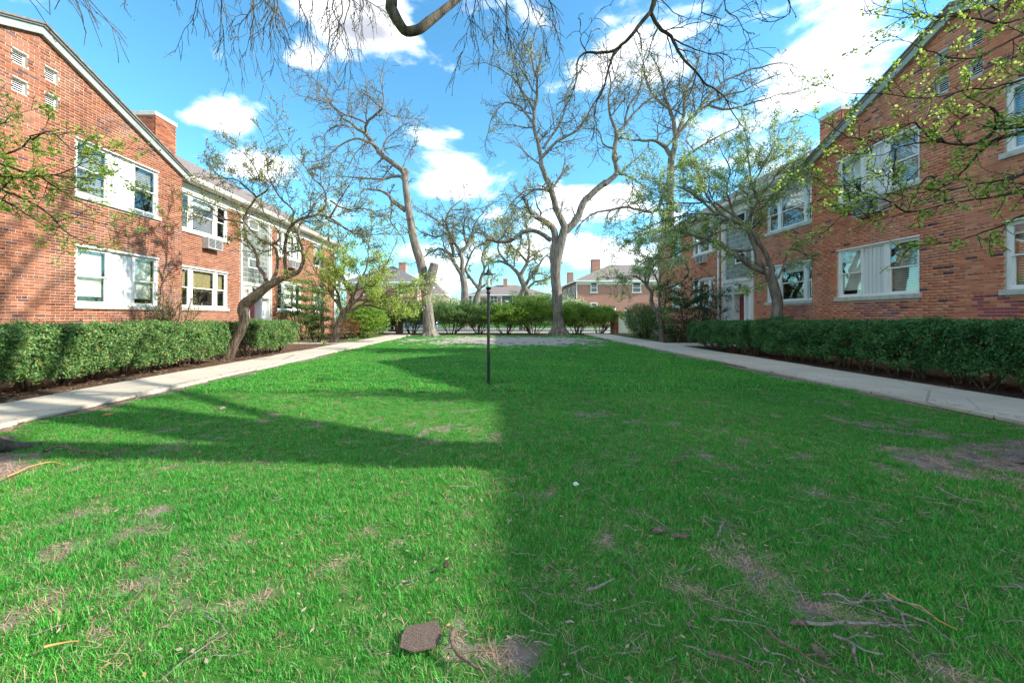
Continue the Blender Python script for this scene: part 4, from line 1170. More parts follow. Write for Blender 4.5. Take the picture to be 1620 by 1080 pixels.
class Tree:
    def __init__(s, seed): s.r = random.Random(seed); s.t = Tubes(); s.tips = []; s.segs = 0
    def grow(s, p, d, L, r, lv, g):
        """one side branch: wanders, droops or lifts, and bears its own side branches"""
        rr = s.r; n = 4 if lv > 1 else (4 if lv == 1 else 3)
        pts = [tuple(p)]; rad = [r]; q = Vector(p); d = Vector(d).normalized(); st = L / n
        rend = g['tw'] if lv == 0 else max(g['tw'], r * .45)
        dirs = [d.copy()]
        for i in range(n):
            w = g['wob']
            d = d + Vector((rr.uniform(-w, w), rr.uniform(-w, w), rr.uniform(-w, w))) + Vector((0, 0, g['lift'][min(lv, len(g['lift']) - 1)]))
            d.normalize(); q = q + d * st
            pts.append(tuple(q)); rad.append(r + (rend - r) * (i + 1) / n); dirs.append(d.copy())
        s.t.add(pts, rad, 6 if r > .04 else (4 if r > .015 else 3)); s.segs += n
        if lv > 0:
            nc = g['nc'][lv - 1] if lv - 1 < len(g['nc']) else 4
            for c in range(nc):
                t = (c + rr.uniform(.3, 1)) / nc * n; i = min(int(t), n - 1); f = t - i
                pp = Vector(pts[i]).lerp(Vector(pts[i + 1]), f)
                dd = s.side(dirs[i + 1], g['ang'])
                s.grow(pp, dd, L * rr.uniform(.38, .68) * g.get('lr', 1), max(g['tw'], (rad[i]) * .6), lv - 1, g)
            s.grow(q, dirs[-1], L * .45, rend, lv - 1, g) if lv > 1 else None
        s.tips.append(tuple(q))
        if lv <= 1: s.tips.append(pts[2]); s.tips.append(pts[-2])
    def side(s, d, ang):
        rr = s.r
        v = Vector((rr.gauss(0, 1), rr.gauss(0, 1), rr.gauss(0, 1)));
        v = (v - d * v.dot(d)).normalized(); a = ang * rr.uniform(.7, 1.3)
        return (d * math.cos(a) + v * math.sin(a)).normalized()
    def limb(s, pts, rad, g=None, wob=.04, sides=10, start=.25, every=.6, L=(1.2, 2.2), lv=2, bias=None, tip=True):
        pp, ro = refine(pts, rad, wob, s.r.random())
        s.t.add([tuple(p) for p in pp], ro, sides)
        if g is None: return
        tot = sum((pp[i + 1] - pp[i]).length for i in range(len(pp) - 1)); acc = 0; nxt = tot * start
        for i in range(len(pp) - 1):
            sl = (pp[i + 1] - pp[i]).length
            while acc + sl > nxt:
                f = (nxt - acc) / sl; p = pp[i].lerp(pp[i + 1], f); d = (pp[i + 1] - pp[i]).normalized()
                dd = s.side(d, g['ang'] * 1.15)
                if bias: dd = (dd + Vector(bias)).normalized()
                k = 1.0 - .45 * (nxt / tot)
                s.grow(p, dd, s.r.uniform(*L) * k, min(max(g['tw'] * 1.4, ro[i] * .5), g['tw'] * 5), lv, g)
                nxt += every * s.r.uniform(.6, 1.4)
            acc += sl
        if tip: s.grow(pp[-1], (pp[-1] - pp[-2]).normalized(), L[1] * .8, ro[-1], lv, g)
    def build(s, root, bark_m, leaf_m=None, per=1.0, size=.05, spread=.08, cap=60000, flat=0.0, name='foliage', cluster=1, lob=1.0):
        base = world_loc(root)
        me = s.t.mesh('trunk', bark_m, base); o = bpy.data.objects.new('trunk', me); o.parent = root; col.objects.link(o)
        if not leaf_m: return
        tp = np.array(s.tips); n = int(len(tp) * per)
        n = min(n, cap); c = tp[rng.integers(0, len(tp), n)]
        c = np.repeat(c, cluster, axis=0) + rng.normal(0, spread, (n * cluster, 3))
        lo = leaf_mesh(name, c, size, leaf_m, base, flat, lob); lo = bpy.data.objects.new(name, lo); lo.parent = root; col.objects.link(lo); tag(lo, kind='stuff')

def leaf_mesh(name, c, size, mat, base, flat=0.0, asp=1.0, rnd=None, normal=None):
    n = len(c)
    nrm = rng.normal(0, 1, (n, 3)); nrm[:, 2] += flat * np.sign(nrm[:, 2] + 1e-6) * 2
    if normal is not None: nrm = nrm * .8 + normal
    nrm /= np.linalg.norm(nrm, axis=1, keepdims=True)
    a = np.cross(nrm, rng.normal(0, 1, (n, 3))); a /= np.linalg.norm(a, axis=1, keepdims=True) + 1e-9
    b_ = np.cross(nrm, a)
    sz = (size * rng.uniform(.55, 1.25, n))[:, None]
    A, B_ = a * sz * .5, b_ * sz * .5 * asp * .75
    V = np.stack([c - A, c + B_ - A * .1 + nrm * sz * .08, c + A, c - B_ - A * .1 + nrm * sz * .08], 1).reshape(-1, 3) - np.array(base)
    if rnd is None: rnd = rng.uniform(0, 1, n)
    return np_mesh(name, V, [np.arange(n * 4).reshape(-1, 4)], mat, rnd=rnd)

def crop(ox, oy, sc, d):
    def f(*ps):
        return [P(ox + x / sc, oy + y / sc, d + (z[0] if z else 0)) for (x, y, *z) in ps]
    return f
G_ELM = dict(wob=.30, lift=(-.03, .02, .06), nc=(4, 5, 5), ang=.85, tw=.011)
G_CURL = dict(wob=.42, lift=(.0, .05, .08), nc=(4, 5, 5), ang=.95, tw=.014)
G_DROOP = dict(wob=.20, lift=(-.30, -.28, -.20), nc=(5, 5, 4), ang=.6, tw=.0032)
G_RED = dict(wob=.30, lift=(.03, .03, .05), nc=(4, 5, 5), ang=.75, tw=.006)

# leaning pruned elm, far left of centre
D1 = 24.6; k1 = D1 / F
t = Tree(11); root = empty('elm_tree', P(679, 532, D1)[:2] + (0,), 'tall leaning bare elm with a sawn off stub, left of the lamp post', 'tree', 'tall trees at the far end of the lawn')
base_pts = [P(680, 534, D1), P(679.5, 527, D1), P(678.5, 515, D1), P(677, 490, D1), P(673, 460, D1), P(668, 425, D1), P(655, 380, D1), P(648, 340, D1), P(643, 305, D1), P(641, 285, D1), P(641, 270, D1)]
t.limb(base_pts, [14 * k1, 11.5 * k1, 9.6 * k1, 8 * k1, 7.4 * k1, 7.6 * k1, 6.6 * k1, 5.8 * k1, 5.2 * k1, 5 * k1, 4.8 * k1], G_ELM, wob=.01, sides=16, start=.62, every=1.6, L=(.7, 1.4), lv=1, tip=False)
for a_ in range(5):                                      # root flare
    th = a_ * 1.256 + .3; x0, y0, _ = P(680, 532, D1)
    t.limb([(x0 + .15 * math.cos(th), y0 + .15 * math.sin(th), .5), (x0 + .38 * math.cos(th), y0 + .38 * math.sin(th), .14), (x0 + .68 * math.cos(th), y0 + .68 * math.sin(th), -.06)], [.2, .14, .05], sides=8, wob=0)
t.limb([P(674, 462, D1), P(681, 440, D1 - .2), P(686, 424, D1 - .2), P(687.5, 417, D1 - .2), P(687.6, 416.6, D1 - .2)], [9 * k1, 8 * k1, 7.4 * k1, 7 * k1, .02], wob=0, sides=12)
t.limb([P(641, 280, D1), P(643.5, 268, D1), P(643.6, 267.6, D1)], [5 * k1, 4.4 * k1, .02], wob=0)
c5 = crop(400, 100, 3.373, D1)
def lb(t, pts, r0, r1, g, **k):
    n = len(pts); t.limb(pts, [r0 + (r1 - r0) * (i / (n - 1)) ** .8 for i in range(n)], g, **k)
lb(t, c5((812, 600), (790, 565), (690, 490, .5), (650, 440, 1), (600, 375, 1)), 4.8 * k1, 3 * k1, G_ELM, every=1.0, L=(1.0, 2.0), tip=False)
lb(t, c5((600, 375, 1), (610, 320, .5), (660, 270, .3), (690, 240), (700, 190)), 2.6 * k1, 1.2 * k1, G_ELM, every=.55, L=(1.2, 2.4))
lb(t, c5((690, 240), (640, 200), (600, 150, .5), (560, 145)), 1.3 * k1, .6 * k1, G_ELM, every=.5, L=(1, 1.8))
lb(t, c5((690, 240), (740, 280), (790, 290, .3)), 1.0 * k1, .6 * k1, G_ELM, every=.5, L=(1, 1.8))
lb(t, c5((600, 375, 1), (540, 335, 1.5), (470, 280, 2), (420, 215, 2.4), (380, 140, 3), (320, 80, 3)), 2.6 * k1, .8 * k1, G_ELM, every=.6, L=(1.2, 2.6))
lb(t, c5((610, 320), (560, 300), (480, 270), (420, 225), (360, 200), (280, 180)), 1.8 * k1, .6 * k1, G_ELM, every=.6, L=(1, 2.2))
lb(t, c5((650, 440, 1), (600, 415), (550, 403), (480, 430), (430, 470), (395, 500)), 2.4 * k1, .8 * k1, G_ELM, every=.6, L=(1, 2))
lb(t, c5((690, 480), (700, 430), (730, 390), (790, 340)), 1.8 * k1, .6 * k1, G_ELM, every=.55, L=(1, 2.0))
lb(t, c5((540, 340, 1.5), (470, 330), (400, 360), (380, 450)), 1.4 * k1, .5 * k1, G_ELM, every=.6, L=(.8, 1.6))
lb(t, c5((812, 640), (790, 605), (740, 605), (690, 620), (620, 615), (550, 612)), 3.4 * k1, 1 * k1, G_ELM, every=.6, L=(1, 2.0), bias=(0, 0, .25))
lb(t, c5((815, 785), (780, 760), (745, 735), (720, 700), (680, 680)), 4.4 * k1, 1.8 * k1, G_ELM, every=1.4, L=(.6, 1.2), start=.7)
lb(t, c5((740, 735), (740, 780), (733, 840), (760, 880), (790, 920)), 1.8 * k1, .7 * k1, dict(G_ELM, lift=(-.2, -.2)), every=1, L=(.5, 1.2), lv=1)
lb(t, c5((800, 560), (820, 500), (850, 450)), 1.2 * k1, .5 * k1, G_ELM, every=.5, L=(.8, 1.6), bias=(.4, 0, .3))
t.build(root, M['bark_grey'], M['leaf_bud'], per=.35, size=.055, spread=.05)

# the big forked elm, right of centre
D2 = 27.0; k2 = D2 / F
t = Tree(12); root = empty('elm_tree', P(885, 530, D2)[:2] + (0,), 'big forked elm with a thick grey trunk, right of the lamp post', 'tree', 'tall trees at the far end of the lawn')
x0, y0, _ = P(884, 530, D2)
t.limb([P(885, 531, D2), P(884.5, 524, D2), P(884, 512, D2), P(882, 490, D2), P(881, 465, D2), P(879, 440, D2), P(879, 420, D2), P(883, 400, D2), P(889, 378, D2), P(893, 362, D2)],
       [16 * k2, 12 * k2, 9.4 * k2, 8.2 * k2, 7.8 * k2, 7.8 * k2, 8.6 * k2, 7.8 * k2, 7 * k2, 6.4 * k2], wob=.01, sides=18)
for a_ in range(6):
    th = a_ * 1.047 + .2
    t.limb([(x0 + .2 * math.cos(th), y0 + .2 * math.sin(th), .6), (x0 + .5 * math.cos(th), y0 + .5 * math.sin(th), .16), (x0 + .95 * math.cos(th), y0 + .95 * math.sin(th), -.06)], [.24, .16, .05], sides=8, wob=0)
c8 = crop(640, 290, 5.0625, D2); c2 = crop(740, 0, 2.893, D2)
GE2 = dict(G_ELM, tw=.012, wob=.34)
lb(t, c8((1205, 680), (1185, 600), (1200, 500), (1205, 420), (1180, 350), (1130, 310), (1085, 285)), 6 * k2, 4.5 * k2, GE2, every=1.2, L=(.8, 1.8), start=.6)
lb(t, c8((1175, 460), (1130, 425), (1080, 395), (1000, 375), (930, 400), (850, 460), (790, 468), (740, 468), (715, 460)), 4 * k2, 2.2 * k2, G_CURL, every=.9, L=(.8, 1.8), start=.4)
lb(t, c8((1085, 285), (1090, 230), (1060, 180), (1050, 120)), 2 * k2, .6 * k2, GE2, every=.5, L=(.8, 1.8))
lb(t, c8((1100, 290), (1050, 240), (990, 220), (900, 190)), 1.6 * k2, .6 * k2, GE2, every=.5, L=(.8, 1.6))
lb(t, c8((1290, 370), (1260, 300), (1215, 210), (1190, 110), (1170, 0)), 6 * k2, 4.4 * k2, GE2, every=1.3, L=(1, 2), start=.3, tip=False)
lb(t, c8((1185, 80), (1110, 50), (1020, 65), (960, 110), (900, 160)), 2 * k2, .8 * k2, GE2, every=.6, L=(1, 2))
lb(t, c2((376, 850), (352, 800), (335, 745), (335, 720), (322, 650), (303, 580), (305, 500), (318, 420), (310, 340), (290, 260), (300, 190)), 4.6 * k2, 1.2 * k2, GE2, every=.7, L=(1.4, 2.8), start=.15)
lb(t, c2((303, 570), (270, 525), (225, 480), (170, 470), (120, 520), (100, 570)), 2.2 * k2, .7 * k2, GE2, every=.6, L=(1, 2.2))
lb(t, c2((303, 520), (260, 430), (200, 350), (140, 310)), 2 * k2, .7 * k2, GE2, every=.6, L=(1.2, 2.4))
lb(t, c2((315, 430), (250, 330), (210, 240)), 1.8 * k2, .6 * k2, GE2, every=.55, L=(1.2, 2.2))
lb(t, c2((340, 720), (390, 665), (450, 625), (520, 575), (560, 500), (600, 440)), 2.8 * k2, 1 * k2, GE2, every=.6, L=(1.2, 2.6))
lb(t, c2((345, 680), (400, 600), (440, 520), (450, 430), (500, 350)), 2.2 * k2, .8 * k2, GE2, every=.6, L=(1.2, 2.4))
lb(t, c2((370, 850), (340, 870), (270, 870), (220, 910)), 2 * k2, .7 * k2, GE2, every=.6, L=(1, 1.8))
lb(t, c2((390, 860), (430, 800), (440, 760)), 2 * k2, .7 * k2, GE2, every=.6, L=(.8, 1.4))
lb(t, c8((1270, 400), (1325, 350), (1395, 260), (1430, 160), (1500, 85), (1600, 0), (1612, -10)), 6 * k2, 4.5 * k2, GE2, every=1.6, L=(1, 1.8), start=.3, tip=False)
lb(t, c2((625, 843), (655, 820), (683, 785), (668, 720), (680, 640), (680, 600)), 4.5 * k2, 3.2 * k2, GE2, every=1.2, L=(1, 2), tip=False)
lb(t, c2((680, 610), (655, 540), (645, 470), (655, 380), (640, 300)), 2.6 * k2, .9 * k2, GE2, every=.6, L=(1.4, 2.8))
lb(t, c2((682, 610), (730, 560), (780, 500), (840, 450), (900, 410)), 2.6 * k2, .9 * k2, GE2, every=.6, L=(1.4, 2.8))
lb(t, c2((720, 570), (740, 480), (790, 400), (800, 300)), 2 * k2, .8 * k2, GE2, every=.6, L=(1.2, 2.4))
lb(t, c2((683, 790), (740, 810), (790, 840), (830, 860)), 2 * k2, .8 * k2, GE2, every=.6, L=(1, 2))
lb(t, c2((675, 680), (620, 660), (600, 600), (560, 590)), 1.8 * k2, .6 * k2, GE2, every=.6, L=(1, 2))
t.build(root, M['bark_grey'], M['leaf_bud'], per=1.0, size=.08, spread=.08)

# tall elm behind the right house end
D5 = 30.5; k5 = D5 / F
t = Tree(15); root = empty('elm_tree', (fx(1058, D5), D5, 0), 'tall bare elm behind the white flowering tree, crown against the big cloud', 'tree', 'tall trees at the far end of the lawn')
c5b = crop(740, 0, 2.893, D5)
lb(t, [P(1058, 529, D5), P(1058, 480, D5), P(1059, 400, D5), P(1060, 320, D5), P(1062, 250, D5)], 8.5 * k5, 5 * k5, None, wob=.01, sides=14)
lb(t, c5b((932, 725), (905, 675), (860, 645), (800, 645), (750, 640)), 4 * k5, 1.2 * k5, GE2, every=.7, L=(1.2, 2.4))
lb(t, c5b((932, 725), (950, 640), (945, 570), (925, 500), (900, 420), (880, 330)), 5 * k5, 1.2 * k5, GE2, every=.6, L=(1.6, 3.2))
lb(t, c5b((945, 640), (985, 585), (1040, 525), (1100, 480), (1170, 440), (1260, 420)), 4 * k5, 1 * k5, GE2, every=.6, L=(1.6, 3.4))
lb(t, c5b((960, 620), (990, 520), (1000, 420), (1040, 330), (1060, 250)), 3.4 * k5, 1 * k5, GE2, every=.6, L=(1.6, 3.2))
lb(t, c5b((1040, 525), (1120, 420), (1220, 350), (1340, 310), (1450, 290)), 2.6 * k5, .8 * k5, GE2, every=.6, L=(1.4, 3))
lb(t, c5b((1100, 480), (1200, 500), (1300, 470), (1400, 440)), 2.2 * k5, .8 * k5, GE2, every=.6, L=(1.4, 2.8))
lb(t, c5b((925, 500), (860, 450), (820, 370), (800, 280)), 2.6 * k5, .8 * k5, GE2, every=.6, L=(1.4, 2.8))
lb(t, c5b((928, 800), (870, 960), (790, 960), (700, 950), (560, 985)), 3.2 * k5, 1.4 * k5, G_DROOP | dict(tw=.011, wob=.3), every=.8, L=(1, 2.2))
lb(t, c5b((935, 790), (1020, 700), (1120, 640), (1200, 600)), 3 * k5, 1 * k5, GE2, every=.7, L=(1.2, 2.4))
t.build(root, M['bark_grey'], M['leaf_bud'], per=.5, size=.08, spread=.06)

# curly crowned trees beyond the hedge
D3 = 41.0; k3 = D3 / F; c3 = crop(640, 290, 5.0625, D3)
GC = dict(G_CURL, tw=.016)
t = Tree(13); root = empty('curly_tree', (fx(737, D3), D3, 0), 'round crowned curly branched tree just left of the lamp post, beyond the hedge', 'tree', 'gnarled trees beyond the hedge')
lb(t, [P(736, 527, D3)] + c3((480, 960), (482, 860), (472, 780), (462, 735)), 7 * k3, 4.6 * k3, None, wob=.02, sides=10)
lb(t, c3((462, 740), (430, 690), (395, 630), (370, 580), (320, 540), (270, 520), (190, 560)), 4 * k3, 1 * k3, GC, every=.6, L=(1.2, 2.4))
lb(t, c3((462, 740), (462, 640), (448, 545), (400, 480), (355, 400), (300, 330), (230, 280)), 4 * k3, 1 * k3, GC, every=.55, L=(1.4, 2.8))
lb(t, c3((448, 545), (500, 500), (545, 400), (620, 400), (680, 430)), 3.4 * k3, 1 * k3, GC, every=.55, L=(1.4, 2.8))
lb(t, c3((400, 590), (370, 480), (340, 400), (250, 430), (150, 400)), 3 * k3, .9 * k3, GC, every=.55, L=(1.4, 2.6))
lb(t, c3((355, 400), (330, 310), (360, 220), (420, 160)), 2.2 * k3, .8 * k3, GC, every=.5, L=(1.4, 2.8))
lb(t, c3((500, 500), (480, 400), (480, 300), (530, 220)), 2.4 * k3, .8 * k3, GC, every=.5, L=(1.4, 2.8))
lb(t, c3((540, 420), (560, 330), (600, 270)), 2 * k3, .8 * k3, GC, every=.5, L=(1.2, 2.4))
t.build(root, M['bark_grey'], M['leaf_olive'], per=1.0, size=.11, spread=.10)

t = Tree(16); root = empty('curly_tree', (fx(752, D3 + 2), D3 + 2, 0), 'slanting twin stemmed tree directly behind the lamp post, beyond the hedge', 'tree', 'gnarled trees beyond the hedge')
c3 = crop(640, 290, 5.0625, D3 + 2)
lb(t, [P(750, 526, D3 + 2)] + c3((565, 965), (585, 900), (600, 850)), 6 * k3, 4 * k3, None, wob=.02)
lb(t, c3((600, 850), (570, 810), (530, 760), (490, 700), (510, 620), (560, 520), (640, 490)), 3.4 * k3, 1 * k3, GC, every=.8, L=(1, 2))
lb(t, c3((600, 850), (612, 760), (640, 690), (620, 600), (650, 520), (700, 450)), 3.2 * k3, 1 * k3, GC, every=.8, L=(1, 2))
lb(t, c3((610, 840), (660, 800), (720, 760)), 2 * k3, .8 * k3, GC, every=.8, L=(.8, 1.4))
t.build(root, M['bark_grey'], M['leaf_bud'], per=1.0, size=.11, spread=.12)

D4 = 37.0; k4 = D4 / F; c4 = crop(640, 290, 5.0625, D4)
t = Tree(14); root = empty('curly_tree', (fx(832, D4), D4, 0), 'yellow budded gnarled tree between the lamp post and the thick trunk, beyond the hedge', 'tree', 'gnarled trees beyond the hedge')
lb(t, [P(826, 526, D4)] + c4((930, 950), (945, 880), (965, 840)), 5 * k4, 5 * k4, None, wob=.02)
lb(t, [P(838, 526, D4)] + c4((1000, 940), (985, 880), (960, 830), (925, 740)), 5 * k4, 4.4 * k4, None, wob=.02)
lb(t, c4((925, 740), (880, 690), (830, 650), (770, 625), (700, 630), (650, 600)), 3.6 * k4, 1 * k4, GC, every=.6, L=(1, 2.2))
lb(t, c4((925, 740), (960, 680), (990, 600), (1000, 500), (990, 400), (970, 320)), 3.4 * k4, 1 * k4, GC, every=.55, L=(1.2, 2.6))
lb(t, c4((960, 830), (1020, 740), (1080, 650), (1110, 600)), 3 * k4, 1 * k4, GC, every=.6, L=(1, 2.2))
lb(t, c4((820, 640), (760, 560), (750, 490), (800, 400), (850, 330)), 2.2 * k4, .9 * k4, GC, every=.55, L=(1.2, 2.4))
lb(t, c4((985, 640), (920, 560), (860, 500), (830, 430)), 2.2 * k4, .9 * k4, GC, every=.55, L=(1.2, 2.4))
lb(t, c4((975, 850), (1040, 790), (1130, 770), (1180, 740)), 2.4 * k4, .9 * k4, GC, every=.7, L=(.8, 1.6))
t.build(root, M['bark_grey'], M['leaf_bud'], per=2.2, size=.12, spread=.16)

# leaning redbud between the left hedges
D6 = 11.4; k6 = D6 / F; c6 = crop(360, 340, 4.91, D6); c6b = crop(250, 230, 4.0, D6)
G6 = dict(G_RED, tw=.0055, wob=.32)
t = Tree(21); root = empty('small_tree', P(360, 569, D6)[:2] + (0,), 'leaning many limbed small tree growing between the two left hedges', 'tree')
t.limb([P(357, 572, D6)] + c6((20, 1060), (65, 970), (112, 880), (128, 800), (122, 740), (140, 690), (205, 640), (300, 560), (400, 505), (470, 475), (545, 448)),
       [9.5 * k6, 8 * k6, 7 * k6, 7 * k6, 7.2 * k6, 8.4 * k6, 8.6 * k6, 8 * k6, 6.8 * k6, 5.2 * k6, 4.4 * k6, 3.6 * k6], G6, wob=.015, sides=12, start=.95, every=.6, L=(.5, .9), tip=False)
lb(t, c6((545, 448), (580, 380), (590, 310), (570, 230, .2), (550, 150, .3), (560, 80, .4), (600, 30, .5)), 3 * k6, 1.2 * k6, G6, every=.32, L=(.6, 1.2))
lb(t, c6((462, 470), (450, 400, -.2), (448, 290, -.2), (455, 190, -.3), (490, 90, -.4), (560, 35, -.4), (640, 15, -.5), (740, 5, -.5), (840, 50, -.5), (930, 115, -.5)), 3.2 * k6, 1.2 * k6, G6, every=.30, L=(.6, 1.3), start=.2)
lb(t, c6((310, 545), (290, 470, .2), (235, 400, .3), (228, 320, .4), (190, 240, .5), (145, 170, .6), (130, 80, .7)), 3.4 * k6, 1.4 * k6, G6, every=.4, L=(.6, 1.2), start=.5)
lb(t, c6((345, 515), (380, 430), (388, 350), (380, 280), (345, 235), (290, 210), (220, 160), (160, 90)), 2.8 * k6, 1 * k6, G6, every=.4, L=(.5, 1.0), start=.5)
lb(t, c6((345, 235), (400, 190), (395, 130), (360, 80)), 1.8 * k6, .8 * k6, G6, every=.3, L=(.5, 1))
lb(t, c6b((535, 490, .7), (500, 480, .8), (420, 470, 1), (340, 430, 1.1), (240, 400, 1.2), (200, 370, 1.2)), 2 * k6, .7 * k6, G6, every=.28, L=(.5, 1.1))
lb(t, c6b((540, 470, .7), (570, 400, .6), (620, 330, .4), (560, 270), (500, 220), (400, 200), (320, 130)), 2.2 * k6, .7 * k6, G6, every=.26, L=(.6, 1.3))
lb(t, c6b((620, 330, .4), (700, 270), (640, 200), (600, 120), (540, 50)), 1.6 * k6, .6 * k6, G6, every=.26, L=(.6, 1.2))
lb(t, c6b((830, 470), (860, 420), (790, 350, -.4), (740, 280, -.5), (700, 200, -.5), (690, 120, -.5)), 1.8 * k6, .6 * k6, G6, every=.26, L=(.6, 1.2))
lb(t, c6b((980, 450, -.4), (1060, 380, -.4), (1050, 280, -.5), (990, 220, -.5), (940, 150, -.5), (880, 80, -.5)), 1.8 * k6, .6 * k6, G6, every=.26, L=(.6, 1.3))
lb(t, c6b((1090, 455, -.5), (1130, 380, -.6), (1180, 300, -.6), (1220, 240, -.6)), 1.6 * k6, .6 * k6, G6, every=.26, L=(.6, 1.2))
lb(t, c6b((1060, 460, -.5), (1180, 520, -.6), (1280, 580, -.6), (1340, 640, -.6)), 1.4 * k6, .6 * k6, G6, every=.3, L=(.5, 1.0))
lb(t, c6b((1090, 350, -.4), (1180, 400, -.4), (1300, 400, -.4), (1380, 430, -.4)), 1.4 * k6, .6 * k6, G6, every=.26, L=(.5, 1.0))
t.build(root, M['bark_brown'], M['leaf_olive'], per=2.2, size=.042, spread=.035)

# pale green small tree at the far left path
D7 = 18.2; k7 = D7 / F; c7 = crop(480, 380, 5.0625, D7)
G7 = dict(G_RED, tw=.007, wob=.3)
t = Tree(22); root = empty('small_tree', P(527, 543, D7)[:2] + (0,), 'pale green small tree with low arching limbs at the far left of the path', 'tree')
t.limb([P(526, 546, D7)] + c7((243, 820), (270, 720), (295, 640), (318, 575)), [9 * k7, 7 * k7, 5.6 * k7, 5.2 * k7, 5 * k7], wob=.02)
lb(t, c7((318, 575), (380, 520), (430, 480), (520, 485), (600, 505), (680, 490), (765, 468)), 3.6 * k7, 1.2 * k7, G7, every=.4, L=(.7, 1.5), bias=(0, 0, .3), start=.35)
lb(t, c7((325, 575), (400, 555), (450, 525), (520, 520), (580, 535), (630, 550)), 3 * k7, 1.2 * k7, G7, every=.5, L=(.6, 1.2), bias=(0, 0, .4), start=.4)
lb(t, c7((318, 575), (290, 520), (280, 440), (250, 360), (260, 260), (230, 160)), 3 * k7, 1 * k7, G7, every=.35, L=(.8, 1.7), start=.3)
lb(t, c7((400, 500), (385, 420), (330, 340), (300, 260), (320, 150), (300, 60)), 3 * k7, 1 * k7, G7, every=.33, L=(.8, 1.8), start=.2)
lb(t, c7((350, 540), (400, 440), (440, 340), (500, 240), (520, 140)), 3 * k7, 1 * k7, G7, every=.33, L=(.8, 1.8), start=.2)
lb(t, c7((440, 480), (500, 400), (580, 330), (640, 250)), 2.4 * k7, 1 * k7, G7, every=.33, L=(.8, 1.6))
lb(t, c7((560, 500), (640, 440), (720, 390), (800, 370)), 2.2 * k7, 1 * k7, G7, every=.33, L=(.8, 1.6))
lb(t, c7((310, 560), (250, 480), (200, 400), (150, 340)), 2.2 * k7, 1 * k7, G7, every=.35, L=(.8, 1.5))
t.build(root, M['bark_brown'], M['leaf_fresh'], per=1.9, size=.060, spread=.06, cluster=3)

# white flowering tree behind the right hedge
D8 = 12.9; k8 = D8 / F; c8r = crop(1000, 230, 3.6, D8)
G8 = dict(G_RED, tw=.006, wob=.33)
t = Tree(23); root = empty('flowering_tree', P(1227, 561, D8)[:2] + (0,), 'small tree with white flowers and fresh leaves behind the right hedge', 'tree')
t.limb([P(1227, 562, D8), P(1228, 530, D8)] + c8r((822, 980), (828, 900), (812, 820), (785, 740), (778, 700)), [11 * k8, 8.5 * k8, 8 * k8, 7.6 * k8, 7.4 * k8, 7 * k8, 6 * k8], wob=.02, sides=12)
lb(t, c8r((785, 735), (740, 715), (665, 680), (610, 640), (540, 590), (490, 555), (435, 540)), 5 * k8, 3.4 * k8, G8, every=.8, L=(.6, 1.2), start=.6, tip=False)
lb(t, c8r((440, 540), (340, 510, .3), (230, 480, .5), (120, 490, .6), (30, 520, .7)), 2.4 * k8, .8 * k8, G8, every=.22, L=(.6, 1.3))
lb(t, c8r((560, 600), (620, 600), (690, 588), (700, 540, .2)), 2.6 * k8, 1.6 * k8, G8, every=.6, L=(.5, 1))
lb(t, c8r((745, 700), (715, 640), (690, 560), (665, 480), (680, 380), (715, 310), (690, 240), (672, 150), (660, 60)), 4.2 * k8, 1 * k8, G8, every=.23, L=(.7, 1.5), start=.3)
lb(t, c8r((800, 720), (770, 640), (720, 560), (685, 500), (600, 440), (520, 400), (420, 390), (300, 400), (180, 430)), 4.2 * k8, .9 * k8, G8, every=.23, L=(.7, 1.5), start=.4)
lb(t, c8r((600, 440), (560, 340, .3), (540, 240, .4), (560, 140, .4), (520, 60, .4)), 2.2 * k8, .7 * k8, G8, every=.22, L=(.7, 1.5))
lb(t, c8r((480, 395), (400, 320), (300, 250), (200, 220), (100, 200)), 2 * k8, .7 * k8, G8, every=.22, L=(.7, 1.5))
lb(t, c8r((520, 400), (420, 280), (380, 160), (330, 60)), 2 * k8, .7 * k8, G8, every=.22, L=(.7, 1.5))
lb(t, c8r((700, 300), (780, 230), (840, 150), (940, 90), (1040, 60)), 2 * k8, .7 * k8, G8, every=.22, L=(.7, 1.4))
lb(t, c8r((675, 400), (760, 330), (800, 300), (870, 250)), 1.8 * k8, .6 * k8, G8, every=.3, L=(.6, 1.1))
lb(t, c8r((690, 230), (740, 130), (800, 20), (830, -60)), 1.8 * k8, .6 * k8, G8, every=.22, L=(.7, 1.4))
lb(t, c8r((830, 760), (870, 660), (900, 590), (990, 620), (1060, 650)), 1.6 * k8, .6 * k8, G8, every=.4, L=(.5, 1))
lb(t, c8r((650, 470), (500, 490), (330, 580), (200, 640), (120, 640)), 2 * k8, .7 * k8, G8, every=.22, L=(.6, 1.3))
lb(t, c8r((640, 450), (480, 330), (330, 330), (200, 330), (60, 380)), 2 * k8, .7 * k8, G8, every=.22, L=(.7, 1.4))
lb(t, c8r((790, 760), (740, 780), (700, 800)), 1.4 * k8, .6 * k8, G8, every=.3, L=(.3, .6))
t.build(root, M['bark_grey'], M['leaf_mid'], per=1.9, size=.046, spread=.042, flat=.3, cluster=3)

